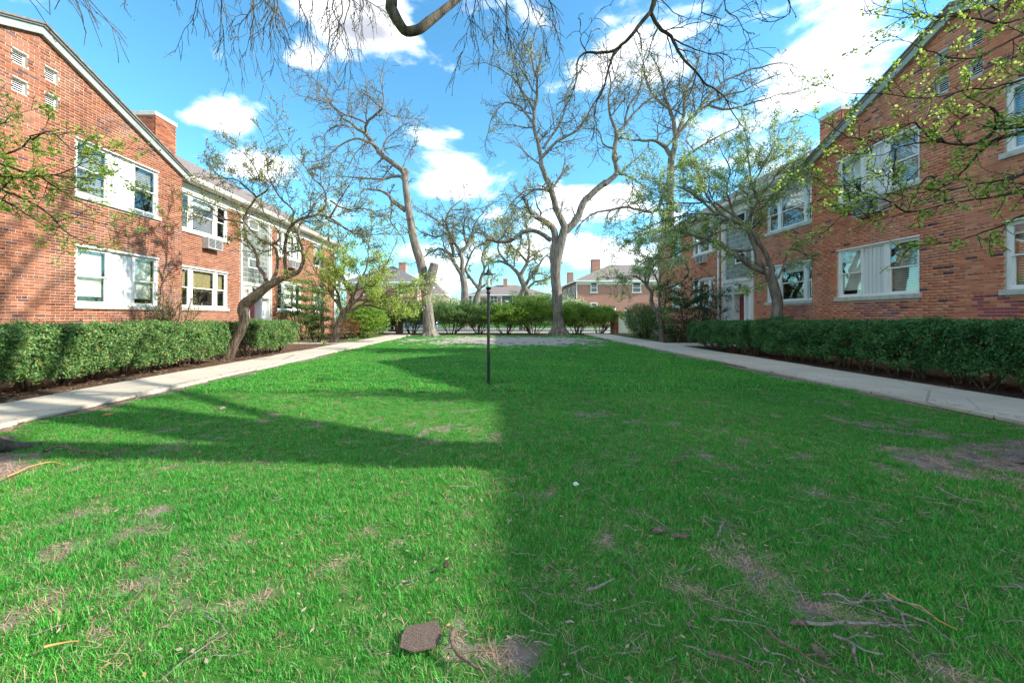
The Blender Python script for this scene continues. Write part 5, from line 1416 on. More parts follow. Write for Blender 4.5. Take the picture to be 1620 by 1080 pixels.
# small crooked tree at the far right
D9 = 19.0; k9 = D9 / F; c9 = crop(1010, 400, 7.71, D9)
t = Tree(24); root = empty('small_tree', P(1047, 541, D9)[:2] + (0,), 'small crooked tree beside the round bush at the far right path', 'tree')
t.limb([P(1047, 542, D9)] + c9((290, 1020), (275, 900), (245, 790), (230, 730), (180, 660), (155, 560), (160, 480), (100, 400), (85, 350)), [5 * k9, 4 * k9, 3.2 * k9, 3.6 * k9, 4 * k9, 3.4 * k9, 3 * k9, 2.6 * k9, 2.4 * k9, 2 * k9], G7, wob=.03, start=.8, every=.5, L=(.6, 1.2))
lb(t, c9((235, 740), (260, 650), (250, 560), (270, 420), (330, 440), (335, 540), (320, 660)), 2.4 * k9, 1.2 * k9, G7, every=.7, L=(.5, .9))
lb(t, c9((100, 400), (140, 260), (190, 160), (240, 60)), 2 * k9, .8 * k9, G7, every=.3, L=(.7, 1.5))
lb(t, c9((90, 380), (20, 320), (-80, 280), (-200, 300)), 2 * k9, .8 * k9, G7, every=.3, L=(.7, 1.4))
lb(t, c9((180, 440), (250, 390), (160, 200), (80, 80)), 2 * k9, .8 * k9, G7, every=.3, L=(.7, 1.4))
lb(t, c9((330, 440), (480, 380), (610, 260), (560, 120), (420, 20)), 1.6 * k9, .8 * k9, G7, every=.5, L=(.4, .9), lv=1)
t.build(root, M['bark_grey'], M['leaf_mid'], per=1.5, size=.068, spread=.06, flat=.3, cluster=3)

# near redbuds whose twigs reach into the frame from either side
G11 = dict(G_RED, tw=.0032, wob=.24, lift=(.0, .0, .02))
t = Tree(31); root = empty('small_tree', (-8.3, 4.6, 0), 'leafy small tree at the left edge, its twigs spread before the brick gable', 'tree')
D11 = 5.9; k11 = D11 / F; c11 = crop(0, 130, 3.723, D11)
fork = Vector((-8.1, 5.0, 2.3))
t.limb([(-8.3, 4.6, 0), (-8.25, 4.7, 1.2), tuple(fork)], [.13, .10, .09], wob=.01)
for pts, r in ((c11((-200, 380), (0, 425), (110, 395), (170, 340, .2), (190, 315), (340, 300)), .022), (c11((-200, 420), (0, 480), (130, 525), (240, 560), (330, 620, .2), (430, 690, .3)), .026),
               (c11((-200, 560), (0, 630), (120, 680), (240, 740), (330, 820), (400, 890), (470, 930)), .022), (c11((-200, 600), (0, 690), (80, 730), (190, 800), (300, 860)), .016),
               (c11((-200, 520), (0, 555), (150, 560), (300, 545), (440, 560), (560, 570, .2)), .018), (c11((-200, 260), (0, 250), (60, 200), (160, 170)), .012), (c11((240, 560), (400, 520), (520, 470, .2), (640, 520, .2), (720, 560, .2)), .010),
               (c11((190, 340), (300, 290), (420, 400), (540, 430), (700, 400, .2)), .012), (c11((330, 820), (440, 800), (560, 820), (700, 850)), .008), (c11((-200, 700), (0, 640), (100, 560), (260, 620), (420, 640)), .014)):
    if pts[0][0] < -7.2:
        pts = [tuple(fork)] + pts
    n = len(pts); t.limb(pts, [r * 1.0 + (r * .30 - r) * (i / (n - 1)) for i in range(n)], G11, wob=.03, sides=6, start=.3, every=.17, L=(.28, .6), lv=1)
t.build(root, M['bark_dark'], M['leaf_fresh'], per=.9, size=.054, spread=.03, flat=.5, cluster=3)

G12 = dict(G_RED, tw=.004, wob=.26, lift=(.0, .01, .02))
t = Tree(32); root = empty('small_tree', (7.9, 4.1, 0), 'leafy small tree at the right edge, its dark limbs cross the shaded gable', 'tree')
D12 = 5.2; c12 = crop(1300, 180, 4.91, D12); c12u = crop(1200, 0, 3.6, D12)
fork = Vector((7.75, 4.5, 2.8))
t.limb([(7.9, 4.1, 0), (7.85, 4.2, 1.4), tuple(fork)], [.16, .13, .11], wob=.01)
for pts, r, lv in ((c12((1750, 60), (1560, 95), (1440, 110), (1350, 140), (1260, 200), (1180, 235), (1080, 240), (960, 225)), .042, 2),
                   (c12((1750, 130), (1560, 150), (1430, 180), (1330, 210), (1240, 290), (1150, 390), (1060, 490), (960, 560)), .030, 2),
                   (c12((1700, 450), (1500, 500), (1320, 530), (1150, 560), (980, 590), (820, 590), (700, 580)), .018, 2),
                   (c12((1750, 560), (1560, 590), (1420, 630), (1290, 655), (1100, 680), (940, 710), (790, 745), (640, 770)), .020, 2),
                   (c12((1750, 740), (1560, 790), (1400, 870), (1250, 920), (1080, 980), (900, 1010), (760, 1020)), .016, 2),
                   (c12((1420, 120), (1380, 20), (1300, -50), (1180, -20), (1050, 60), (900, 200), (800, 190)), .022, 2),
                   (c12((960, 225), (840, 200), (730, 70), (640, 100), (520, 160), (430, 220), (350, 280)), .014, 2),
                   (c12((900, 210), (720, 230), (580, 270), (480, 320), (380, 330)), .012, 2),
                   (c12((960, 560), (900, 520), (820, 490), (700, 640), (560, 620), (400, 640), (250, 700)), .012, 2),
                   (c12((790, 745), (650, 760), (560, 700), (420, 650), (340, 620), (200, 600)), .012, 2),
                   (c12((560, 700), (440, 760), (300, 780), (150, 800), (50, 900)), .010, 2),
                   (c12((580, 270), (560, 400), (500, 480), (380, 500), (320, 560)), .010, 1),
                   (c12((430, 220), (330, 200), (200, 180), (80, 100), (0, 60)), .010, 2),
                   (c12((350, 620), (200, 560), (60, 560), (-60, 500)), .008, 1),
                   (c12u((1700, 60), (1512, 100), (1380, 135), (1270, 110), (1150, 100), (1000, 95), (850, 80)), .022, 2),
                   (c12u((1650, -40), (1400, 60), (1300, 30), (1180, 60), (1050, 90), (900, 100), (780, 100)), .014, 2),
                   (c12u((1750, 130), (1540, 190), (1380, 260), (1240, 330), (1100, 330), (960, 290), (860, 240)), .018, 2),
                   (c12u((1750, 400), (1512, 450), (1340, 500), (1150, 520), (960, 560), (760, 540), (500, 530)), .016, 2)):
    if pts[0][0] > 7.0: pts = [tuple(fork)] + pts
    n = len(pts); t.limb(pts, [r + (r * .28 - r) * (i / (n - 1)) for i in range(n)], G12, wob=.03, sides=7, start=.3, every=.20, L=(.25, .58), lv=1)
t.build(root, M['bark_dark'], M['leaf_fresh'], per=1.15, size=.042, spread=.027, flat=.3, cluster=3)

# two great elms just outside the frame: their feet, shadows and overhanging limbs are seen
def big_foot(t, x, y, r, z=2.6):
    t.limb([(x, y, -.05), (x, y, .3), (x + .02, y, .9), (x + .05, y + .03, 1.8), (x + .05, y + .05, z)], [r * 1.5, r * 1.2, r * 1.02, r * .95, r * .85], wob=.005, sides=20)
    for a_ in range(9):
        th = a_ * .698 + t.r.uniform(-.2, .2); l = t.r.uniform(.8, 1.15) * r * 1.7
        t.limb([(x + r * .5 * math.cos(th), y + r * .5 * math.sin(th), .75), (x + r * 1.05 * math.cos(th), y + r * 1.05 * math.sin(th), .30), (x + l * .85 * math.cos(th + .1), y + l * .85 * math.sin(th + .1), .07), (x + l * 1.4 * math.cos(th + .25), y + l * 1.4 * math.sin(th + .25), -.04)],
               [r * .5, r * .32, r * .13, .02], sides=8, wob=.02)
GD = dict(G_DROOP)
t = Tree(41); root = empty('elm_tree', (-5.08, 3.15, 0), 'great elm off the left edge with its root flare and crooked overhead limb showing', 'tree', 'great elms beside the camera')
big_foot(t, -4.98, 3.15, .44)
t.limb([(-5.0, 3.2, 2.4), (-5.1, 3.0, 3.9), (-4.3, 3.3, 5.6), (-2.6, 3.9, 6.2), P(600, -30, 4.25), P(618, 12, 4.3), P(632, 38, 4.35), P(643, 50, 4.4), P(662, 47, 4.4), P(678, 35, 4.45), P(700, 18, 4.5), P(725, -3, 4.6), P(770, -40, 4.8), (0.5, 5.2, 6.1)],
        [.32, .22, .15, .12, .066, .062, .056, .052, .050, .052, .042, .038, .03, .02], wob=.012, sides=12)
t.limb([(-5.0, 3.2, 2.4), (-5.4, 3.2, 4.5), (-5.0, 4.0, 7.0), (-3.8, 4.8, 8.3), (-1.8, 5.6, 8.8)], [.3, .2, .13, .08, .05], GD | dict(tw=.004), start=.3, every=.5, L=(1.2, 2.4), lv=2)
t.limb([(-5.0, 3.15, 2.4), (-5.3, 2.4, 4.6), (-6.0, 1.6, 6.5), (-6.4, 1.0, 8)], [.26, .2, .12, .05], dict(G_ELM, tw=.008), start=.3, every=.6, L=(1.2, 2.4))
# drooping sprays from limbs above the frame
for (px, py, dd, vx, ln) in ((350, -20, 5.2, -.2, .75), (378, -30, 5.2, 0, .9), (440, -25, 5.0, -.15, .8), (470, -20, 5.0, .25, .7), (545, -15, 4.8, .05, .75), (520, -25, 5.0, -.3, .8), (570, -25, 4.8, .3, .6), (275, -25, 5.2, .2, .25), (405, -25, 5.3, .2, .7), (212, -20, 5.3, .3, .2)):
    p = P(px, py, dd)
    for j in range(2 if ln > .5 else 1):
        q0 = (p[0] + t.r.uniform(-.12, .12), p[1] + t.r.uniform(-.2, .2), p[2])
        pts = [q0]; d_ = Vector((vx, t.r.uniform(-.2, .2), -1)); q = Vector(q0)
        for i in range(4):
            d_ = (d_ + Vector((t.r.uniform(-.5, .5), t.r.uniform(-.3, .3), -.1))).normalized(); q = q + d_ * ln * .22; pts.append(tuple(q))
        t.limb(pts, [.011, .009, .007, .005, .0035], GD | dict(wob=.28, nc=(4, 4)), wob=.04, sides=5, start=.05, every=.15, L=(.3 * ln + .15, .6 * ln + .1), lv=1)
for px, vx in ((735, -.2), (752, .1), (775, .3), (800, .2), (822, .5), (838, .4), (765, 0), (860, .5)):
    p = P(px, -12, 4.8); q = Vector(p); pts = [tuple(q)]; d_ = Vector((vx, t.r.uniform(-.2, .3), -.9)); ln = t.r.uniform(.4, .85)
    for i in range(5):
        d_ = (d_ + Vector((t.r.uniform(-.45, .45), t.r.uniform(-.3, .3), -.2))).normalized(); q = q + d_ * ln * .22; pts.append(tuple(q))
    t.limb(pts, [.007, .006, .005, .004, .003, .003], GD | dict(wob=.25), wob=.04, sides=4, start=.05, every=.17, L=(.2, .5), lv=1)
t.build(root, M['bark_elm'], M['leaf_bud'], per=.3, size=.022, spread=.02)

t = Tree(42); root = empty('elm_tree', (5.0, 2.75, 0), 'great elm off the right edge, its forked dark branch hanging into the sky', 'tree', 'great elms beside the camera')
big_foot(t, 5.0, 2.75, .38, 3.4)
t.limb([(5.05, 2.8, 3.2), (4.6, 3.1, 4.8), (3.6, 3.9, 6.2), (2.6, 4.6, 6.2), P(1042, -25, 5.0), P(1035, 2, 5.0), P(1029, 22, 5.0)], [.3, .2, .12, .08, .034, .031, .030], wob=.015, sides=10)
D13 = 5.0; k13 = D13 / F
GF = dict(wob=.30, lift=(-.12, -.10, -.06), nc=(4, 4), ang=.65, tw=.0036)
def pp_(*ps): return [P(a, b_, D13 + (c[0] if c else 0)) for (a, b_, *c) in ps]
for pts, r0, r1 in ((pp_((1029, 20), (1010, 42), (990, 66), (972, 80), (945, 84), (928, 83), (915, 94), (913, 120), (905, 148), (890, 176)), .026, .004),
                    (pp_((975, 79), (963, 108), (957, 135), (945, 158), (940, 178), (944, 200)), .016, .004),
                    (pp_((1029, 20), (1042, 42), (1062, 58), (1072, 80), (1085, 98), (1102, 115), (1118, 135), (1145, 152), (1160, 180), (1175, 200)), .024, .004),
                    (pp_((1042, 42), (1030, 70), (1022, 95), (1012, 110)), .009, .003), (pp_((1055, 50), (1062, 80), (1064, 105)), .009, .003),
                    (pp_((1066, 62), (1090, 74), (1120, 85), (1150, 80)), .010, .003), (pp_((1102, 115), (1095, 140), (1085, 160)), .008, .003),
                    (pp_((928, 83), (918, 62), (930, 45)), .008, .003), (pp_((1028, -15), (1040, -5), (1065, 20), (1090, 30)), .009, .003),
                    (pp_((1120, -15), (1110, 20), (1140, 30), (1125, 60)), .009, .003), (pp_((1150, -15), (1148, 15), (1170, 35), (1180, 60)), .008, .003), (pp_((1240, -15), (1250, 20), (1220, 35), (1200, 30)), .008, .003)):
    n = len(pts); t.limb(pts, [r0 + (r1 - r0) * (i / (n - 1)) for i in range(n)], GF, wob=.05, sides=8, start=.15, every=.24, L=(.22, .55), lv=1)
t.limb([(5.05, 2.8, 3.2), (5.3, 2.4, 5.2), (5.0, 1.9, 7.2), (4.4, 1.4, 9)], [.28, .2, .13, .06], dict(G_ELM, tw=.008), start=.3, every=.6, L=(1.2, 2.6))
t.limb([(5.05, 2.8, 3.2), (4.3, 2.5, 5.2), (3.0, 2.2, 7.0), (1.8, 2.0, 8.2), (.6, 2.0, 8.6)], [.26, .2, .15, .09, .05], dict(G_ELM, tw=.008), start=.35, every=.5, L=(1.4, 2.8))
GH = dict(G_ELM, tw=.012, nc=(3, 3, 3))
for e_ in ((6.2, 5.6, 12.5), (4.2, 6.4, 12.2), (7.4, 6.8, 13.0), (3.0, 4.6, 13.5), (5.4, 7.6, 14.5), (6.6, 4.0, 14.5)):
    t.limb([(5.05, 2.8, 3.2), (5.2 + (e_[0] - 5.2) * .25, 3.0 + (e_[1] - 3.0) * .2, 6.4), (5.2 + (e_[0] - 5.2) * .6, 3.0 + (e_[1] - 3.0) * .5, 9.6), e_], [.12, .10, .08, .05], GH, wob=.05, start=.6, every=.9, L=(1.4, 2.6), lv=1)
t.limb([(5.05, 2.8, 3.2), (5.6, 3.6, 5.0), (5.9, 4.9, 6.8), (5.4, 6.2, 8.4)], [.15, .11, .08, .05], dict(G_ELM, tw=.007), start=.5, every=.7, L=(1, 1.8))
t.build(root, M['bark_dark'], M['leaf_bud'], per=.3, size=.024, spread=.02)
# ------------------------------------------------------------------ hedges and shrubs
def clumpy(c, n_, sc, amp):
    return np.array([noise.noise(Vector(p) * sc) for p in c]) * amp

def hedge(x0, x1, y0, y1, h0, h1, n, label, mat, size, group=None, seed=1, legs=.32, name='hedge'):
    """clipped yew hedge: leaf sprays in a rough shell over bare stems"""
    root = empty(name, ((x0 + x1) / 2, (y0 + y1) / 2, 0), label, 'hedge', group)
    base = world_loc(root)
    u = rng.uniform(0, 1, n); v = rng.uniform(-1, 1, n); face = rng.random(n)
    L, W = y1 - y0, x1 - x0
    y = y0 + u * L; h = h0 + (h1 - h0) * u
    # superellipse section
    per_ = 2 * .85 + W; tt = rng.uniform(0, per_, n)          # down one side, over the top, down the other
    ex = np.where(tt < .85, -1.0, np.where(tt > .85 + W, 1.0, (tt - .85) / W * 2 - 1))
    ez = np.where(tt < .85, tt / .85 * 2 - 1, np.where(tt > .85 + W, (per_ - tt) / .85 * 2 - 1, 1.0))
    rr2 = np.maximum(1.0, (np.abs(ex) ** 5 + np.abs(ez) ** 5) ** .2); ex, ez = ex / rr2, ez / rr2
    dep = 1 - rng.exponential(.10, n); dep = np.clip(dep, .25, 1.03)
    zc = h * .58
    x = (x0 + x1) / 2 + ex * W / 2 * dep; z = zc + ez * (h - zc) * dep
    endf = np.minimum(1, np.minimum(u, 1 - u) * L / .25) ** .4
    x = (x0 + x1) / 2 + (x - (x0 + x1) / 2) * (0.6 + .4 * endf); z = np.where(z > zc, zc + (z - zc) * (.8 + .2 * endf), z)
    endn = int(n * .10)
    for a_, sg in ((0, 0), (1, 1)):      # close the two ends
        k = slice(a_ * endn, (a_ + 1) * endn)
        rr_ = rng.uniform(0, 1, endn) ** .5
        x[k] = (x0 + x1) / 2 + ex[k] * W / 2 * rr_; z[k] = zc[k] + ez[k] * (h[k] - zc[k]) * rr_
        y[k] = (y0 if sg == 0 else y1) + (1 if sg == 0 else -1) * rng.exponential(.06, endn) + .0
    c = np.stack([x, y, z], 1)
    nz_ = clumpy(c, n, 1.7, 1) ; nz2 = clumpy(c + 50, n, 5.0, 1)
    ctr = np.stack([np.full(n, (x0 + x1) / 2), y, zc], 1)
    c = ctr + (c - ctr) * (1 + .20 * nz_ + .20 * nz2)[:, None]
    # the lower part thins out to show stems
    low = np.clip((c[:, 2] - .08 - legs * (0.35 + 1.4 * nz_)) / .18, 0, 1)
    holes = clumpy(c + 9, n, 3.6, 1) > -.40
    keep = (rng.random(n) < low) & holes & (c[:, 2] > .06)
    c = c[keep]; nz2 = nz2[keep]
    # sprays: three small leaves round each point
    c = np.repeat(c, 3, 0) + rng.normal(0, size * .5, (len(c) * 3, 3))
    nrm = np.stack([c[:, 0] - (x0 + x1) / 2, np.zeros(len(c)), c[:, 2] - .5], 1); nrm /= np.linalg.norm(nrm, axis=1, keepdims=True) + 1e-6
    r = np.clip(np.repeat(.5 + .5 * nz2, 3) + rng.normal(0, .22, len(c)), 0, .98); r = np.where(rng.random(len(c)) < .012, .995, r)
    me = leaf_mesh('foliage', c, size, mat, base, 0, .55, r, nrm * .7)
    o = bpy.data.objects.new('foliage', me); o.parent = root; col.objects.link(o); tag(o, kind='stuff')
    t = Tubes(); rr = random.Random(seed)
    yy = y0 + .3
    while yy < y1 - .1:
        for _ in range(7):
            xb, yb = (x0 + x1) / 2 + rr.uniform(-.12, .12), yy + rr.uniform(-.1, .1)
            dx, dy = rr.uniform(-.5, .5) * W * .85, rr.uniform(-.5, .5) * .9; hh = h0 * rr.uniform(.6, .85)
            pts = [(xb, yb, -.02), (xb + dx * .35, yb + dy * .3, hh * .3), (xb + dx * .7 + rr.uniform(-.05, .05), yb + dy * .7, hh * .65), (xb + dx, yb + dy, hh)]
            t.add(pts, [.022, .017, .012, .006], 5)
            for __ in range(4):
                i = rr.randrange(1, 3); p = pts[i]; q = (p[0] + rr.uniform(-.25, .25), p[1] + rr.uniform(-.25, .25), p[2] + rr.uniform(.05, .3))
                t.add([p, ((p[0] + q[0]) / 2 + rr.uniform(-.04, .04), (p[1] + q[1]) / 2, (p[2] + q[2]) / 2), q], [.009, .007, .004], 4)
        yy += rr.uniform(.42, .7)
    me = t.mesh('stems', M['bark_brown'], base); o = bpy.data.objects.new('stems', me); o.parent = root; col.objects.link(o)
    return root
hedge(-8.35, -7.20, 2.0, 10.75, 1.09, 1.04, 78000, 'long clipped sunlit yew hedge in front of the left house', M['yew_sun_tint'], .056, 'clipped yew hedges along the paths', 1, .12)
hedge(-8.15, -6.98, 11.75, 14.15, 1.08, 1.02, 24000, 'short sunlit hedge block beyond the leaning tree on the left', M['yew_sun_tint'], .052, 'clipped yew hedges along the paths', 2, .28)
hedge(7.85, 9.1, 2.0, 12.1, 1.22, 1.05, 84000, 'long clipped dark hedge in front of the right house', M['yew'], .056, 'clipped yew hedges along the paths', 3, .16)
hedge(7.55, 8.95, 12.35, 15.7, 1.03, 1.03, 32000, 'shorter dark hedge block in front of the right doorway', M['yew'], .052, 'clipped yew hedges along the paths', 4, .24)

def bush(x, y, rx, ry, z0, z1, n, label, mat, size, cat='bush', name='bush', seed=1, layers=0, stems=8, group=None, lumps=.35, open_=-.6, sh=.22, stem_m='bark_dark', asp=.6, flat=0, stemr=.03):
    root = empty(name, (x, y, 0), label, cat, group); base = world_loc(root)
    d = rng.normal(0, 1, (n, 3)); d /= np.linalg.norm(d, axis=1, keepdims=True)
    dep = np.clip(1 - rng.exponential(sh, n), .05, 1)
    zc, hz = (z0 + z1) / 2, (z1 - z0) / 2
    unit = d * dep[:, None]
    sc = 1.3 / max(rx, .5)
    lump = np.array([noise.noise(Vector((p[0] * 1.9 + seed * 3.3, p[1] * 1.9, p[2] * 1.9))) for p in d]) * lumps * 1.6 + np.array([noise.noise(Vector((p[0] * 5 + seed, p[1] * 5, p[2] * 5))) for p in d]) * lumps * .7
    unit = unit * (1 + lump)[:, None]
    c = np.stack([x + unit[:, 0] * rx, y + unit[:, 1] * ry, zc + unit[:, 2] * hz], 1)
    if layers:
        f = (c[:, 2] - z0) / (z1 - z0) * layers; wob = np.array([noise.noise(Vector((p[0] * 1.3, p[1] * 1.3, seed))) for p in c])
        ph = (f + wob) % 1.0; c[:, 2] += (0.5 - ph) * (z1 - z0) / layers * .62; k = rng.random(n) > .15; c = c[k]
    hl = np.array([noise.noise(Vector((p[0] * 2.0 + 5, p[1] * 2.0, p[2] * 2.0 + seed))) for p in c])
    c = c[(hl > open_) & (c[:, 2] > .05)]
    c = np.repeat(c, 2, 0) + rng.normal(0, size * .5, (len(c) * 2, 3))
    h2 = np.array([noise.noise(Vector((p[0] * 3.1, p[1] * 3.1, p[2] * 3.1))) for p in c[::2]]); h2 = np.repeat(h2, 2)
    r = np.clip(.5 + .5 * h2 + rng.normal(0, .22, len(c)), 0, 1)
    nrm = c - np.array([x, y, zc]); nrm /= np.linalg.norm(nrm, axis=1, keepdims=True) + 1e-6
    me = leaf_mesh('foliage', c, size, mat, base, flat, asp, r, nrm * .6); o = bpy.data.objects.new('foliage', me); o.parent = root; col.objects.link(o); tag(o, kind='stuff')
    t = Tubes(); rr = random.Random(seed)
    for i in range(stems):
        a = rr.uniform(0, 6.28); q = rr.uniform(.3, .85); ex, ey, ez = x + math.cos(a) * rx * q, y + math.sin(a) * ry * q, z0 + (z1 - z0) * rr.uniform(.35, .9)
        b0 = (x + math.cos(a) * rx * .12, y + math.sin(a) * ry * .12, -.03)
        pts = [b0, (b0[0] + (ex - b0[0]) * .45 + rr.uniform(-.08, .08), b0[1] + (ey - b0[1]) * .45, ez * .28), (b0[0] + (ex - b0[0]) * .8 + rr.uniform(-.1, .1), b0[1] + (ey - b0[1]) * .8, ez * .62), (ex, ey, ez)]
        t.add(pts, [stemr, stemr * .8, stemr * .6, stemr * .3], 6)
        for _ in range(5):
            k = rr.randrange(1, 3); p = pts[k]; w_ = rx * .35; e = (p[0] + rr.uniform(-w_, w_), p[1] + rr.uniform(-w_, w_), p[2] + rr.uniform(.1, .5) * ez)
            t.add([p, ((p[0] + e[0]) / 2 + rr.uniform(-.08, .08), (p[1] + e[1]) / 2, (p[2] + e[2]) / 2), e], [stemr * .45, stemr * .3, stemr * .15], 4)
    me = t.mesh('stems', M[stem_m], base); o = bpy.data.objects.new('stems', me); o.parent = root; col.objects.link(o)
    return root
# the tall informal hedge at the far end: separate leggy bushes
HG = 'tall leggy evergreens along the far end'
dB = 27.6
for i, (px, wpx, top, low, mat, lab, op) in enumerate((
        (600, 34, 484, 507, 'arbor_deep', 'shaded evergreen between the left path end and the brick pier', -.35),
        (650, 34, 480, 508, 'arbor_deep', 'olive leggy evergreen directly left of the leaning trunk', -.4),
        (714, 36, 482, 508, 'yew_sun_tint', 'dark bluish yew directly right of the leaning trunk', -.4),
        (757, 32, 481, 508, 'yew_sun_tint', 'dark bluish yew directly left of the lamp post', -.4),
        (800, 34, 486, 506, 'arbor', 'lower yellow green evergreen right of the lamp post', -.35),
        (845, 42, 469, 508, 'arbor', 'tallest rounded bright green evergreen left of the thick trunk', -.45),
        (912, 32, 483, 508, 'arbor', 'bright evergreen directly right of the thick trunk', -.35),
        (950, 30, 487, 507, 'arbor', 'bright evergreen with pale bare stems beside the right brick pier', -.3))):
    hw = wpx / F * dB * 1.1
    z1_ = EYE + (500 - top) / F * dB; z0_ = EYE + (500 - low) / F * dB
    bush(fx(px, dB), dB + (.3 if i % 2 else -.1), hw, 1.0, z0_ - .22, z1_ + .12, 15000, lab, M[mat], .10, 'evergreen bush', 'evergreen_bush', 50 + i, stems=11, group=HG, lumps=.48, open_=op, stem_m='bark_brown' if i > 5 else 'bark_dark', asp=.45)
# shrubs by the left house
bush(fx(482, 20.5), 20.5, 1.25, .9, .7, 3.3, 7000, 'open layered yew in front of the far left windows', M['arbor_deep'], .085, 'shrub', 'yew_shrub', 61, layers=6, stems=7, lumps=.45, open_=-.2, stemr=.035)
bush(fx(500, 18.5), 18.5, .85, .7, .15, 1.7, 4000, 'low bright layered yew at the corner of the left house', M['arbor_deep'], .08, 'shrub', 'yew_shrub', 62, layers=4, stems=5, lumps=.45, open_=-.3)
bush(fx(549, 21.5), 21.5, .85, .7, .15, 1.15, 3500, 'reddish brown shrub beside the pale green tree', M['brown_leaf'], .05, 'shrub', 'brown_shrub', 63, stems=9, stemr=.015)
bush(fx(577, 22.5), 22.5, 1.35, 1.1, .25, 2.0, 9000, 'rounded bright green evergreen behind the far left tree', M['arbor'], .09, 'shrub', 'evergreen_bush', 64, layers=6, stems=7, lumps=.25)
# shrubs by the right house
bush(9.3, 17.6 + .9, 1.75, 1.0, .9, 3.0, 7500, 'dark open yew with spreading tiers before the right house windows', M['yew_dark'], .085, 'shrub', 'yew_shrub', 65, layers=5, stems=7, lumps=.6, open_=-.1, stemr=.035)
bush(8.7, 18.9, 1.1, .7, .1, 1.1, 4000, 'low sprawling dark yew at the foot of the small crooked tree', M['yew_dark'], .08, 'shrub', 'yew_shrub', 66, layers=4, stems=6, lumps=.5, open_=-.15)
bush(fx(1020, 22.5), 22.5, 1.15, 1.1, .1, 1.95, 9000, 'round bush, bright on top and dark below, beside the right path end', M['arbor_deep'], .075, 'shrub', 'round_bush', 67, stems=8, lumps=.2)
# bare twiggy shrub under the left windows
t = Tree(71); root = empty('twiggy_shrub', (-9.75, 12.0, 0), 'bare twiggy shrub with sparse new leaves between the two lower left windows', 'shrub')
Gt = dict(wob=.22, lift=(.05, .06), nc=(5, 5), ang=.55, tw=.004)
for i in range(20):
    a = t.r.uniform(0, 6.28); e = t.r.uniform(.2, .9); hh = t.r.uniform(.9, 2.1)
    pts = [(-9.75 + .1 * math.cos(a), 12.0 + .15 * math.sin(a), 0), (-9.75 + .25 * e * math.cos(a), 12.0 + .7 * e * math.sin(a), hh * .5), (-9.75 + .4 * e * math.cos(a), 12.0 + 1.25 * e * math.sin(a), hh)]
    t.limb(pts, [.014, .010, .006], Gt, wob=.06, sides=5, start=.35, every=.22, L=(.3, .7), lv=1)
t.build(root, M['bark_brown'], M['leaf_fresh'], per=.55, size=.045, spread=.04)
# tulips and low clumps
for i, (px, d_, lab) in enumerate(((553, 18.6, 'low grey green leafy clump left of the far left tree foot'), (564, 19.3, 'small grey green leafy clump right of the far left tree foot'), (513, 16.5, 'low green leafy clump beside the left path'))):
    root = empty('leafy_clump', (fx(px, d_) , d_, 0), lab, 'plant', 'low leafy clumps in the bed'); q = MB(); rr = random.Random(i)
    for k in range(26):
        a = rr.uniform(0, 6.28); L = rr.uniform(.15, .32); x0, y0, _ = world_loc(root); wx, wy = -math.sin(a) * .02, math.cos(a) * .02
        m1 = (x0 + math.cos(a) * L * .35, y0 + math.sin(a) * L * .35, L * .7); e_ = (x0 + math.cos(a) * L * .8, y0 + math.sin(a) * L * .8, L * .75)
        q.face([(x0 - wx * .5, y0 - wy * .5, 0), (x0 + wx * .5, y0 + wy * .5, 0), (m1[0] + wx, m1[1] + wy, m1[2]), (m1[0] - wx, m1[1] - wy, m1[2])], 0, rr.random())
        q.face([(m1[0] - wx, m1[1] - wy, m1[2]), (m1[0] + wx, m1[1] + wy, m1[2]), e_], 0, rr.random())
    q.build('leaves', M['leaf_mid'], root)

# distant greenery behind the hedge and houses
for i, (px, d_, rx, top, mat, lab) in enumerate((
        (712, 70, 5.5, 474, 'leaf_olive', 'olive spring bush mass left of the centre house, far behind'), (692, 64, 4, 466, 'leaf_pale', 'pale leafing tree in front of the small tan house'),
        (885, 58, 4.5, 462, 'leaf_pale', 'white blossoming tree behind the thick trunk'), (905, 50, 2.2, 474, 'leaf_pale', 'small white blossoming tree at the corner of the right far house'),
        (955, 95, 10, 476, 'leaf_olive', 'far green tree beyond the right far house'), (600, 90, 12, 470, 'leaf_olive', 'far green tree beyond the dark roofed house'),
        (1100, 70, 9, 455, 'leaf_olive', 'far spring tree behind the right house end'), (500, 62, 7, 452, 'leaf_pale', 'far pale tree behind the left house end'))):
    bush(fx(px, d_), d_, rx, rx * .7, .5, EYE + (500 - top) / F * d_, 3200, lab, M[mat], .28, 'tree', 'distant_tree', 80 + i, stems=7, lumps=.3, open_=-.5, stemr=.12, group='spring trees beyond the street')

# ------------------------------------------------------------------ lamp post
root = empty('lamp_post', (-.118, 7.3, 0), 'black lamp post with a glass lantern standing in the middle of the lawn', 'lamp post')
x, y = -.118, 7.3
q = MB(); q.tube([(x, y, -.02), (x, y, .05), (x, y, .06), (x, y, 1.70)], [.042, .036, .027, .027], 16); q.tube([(x, y, 1.66), (x, y, 1.68), (x, y, 1.70), (x, y, 1.73)], [.030, .038, .038, .026], 16); q.tube([(x, y, .93), (x, y, .95)], [.030, .030], 16)
q.build('post', M['black'], root, smooth=False)
zb, zt = 1.78, 2.01; rb, rt = .054, .098
def corner(r, k): return (x + r * math.cos(math.pi / 4 + k * math.pi / 2) * 1.3, y + r * math.sin(math.pi / 4 + k * math.pi / 2) * 1.3)
q = MB(); q.tube([(x, y, 1.72), (x, y, 1.765), (x, y, zb)], [.026, .055, .055], 12)
q.build('lantern_base', M['black'], root)
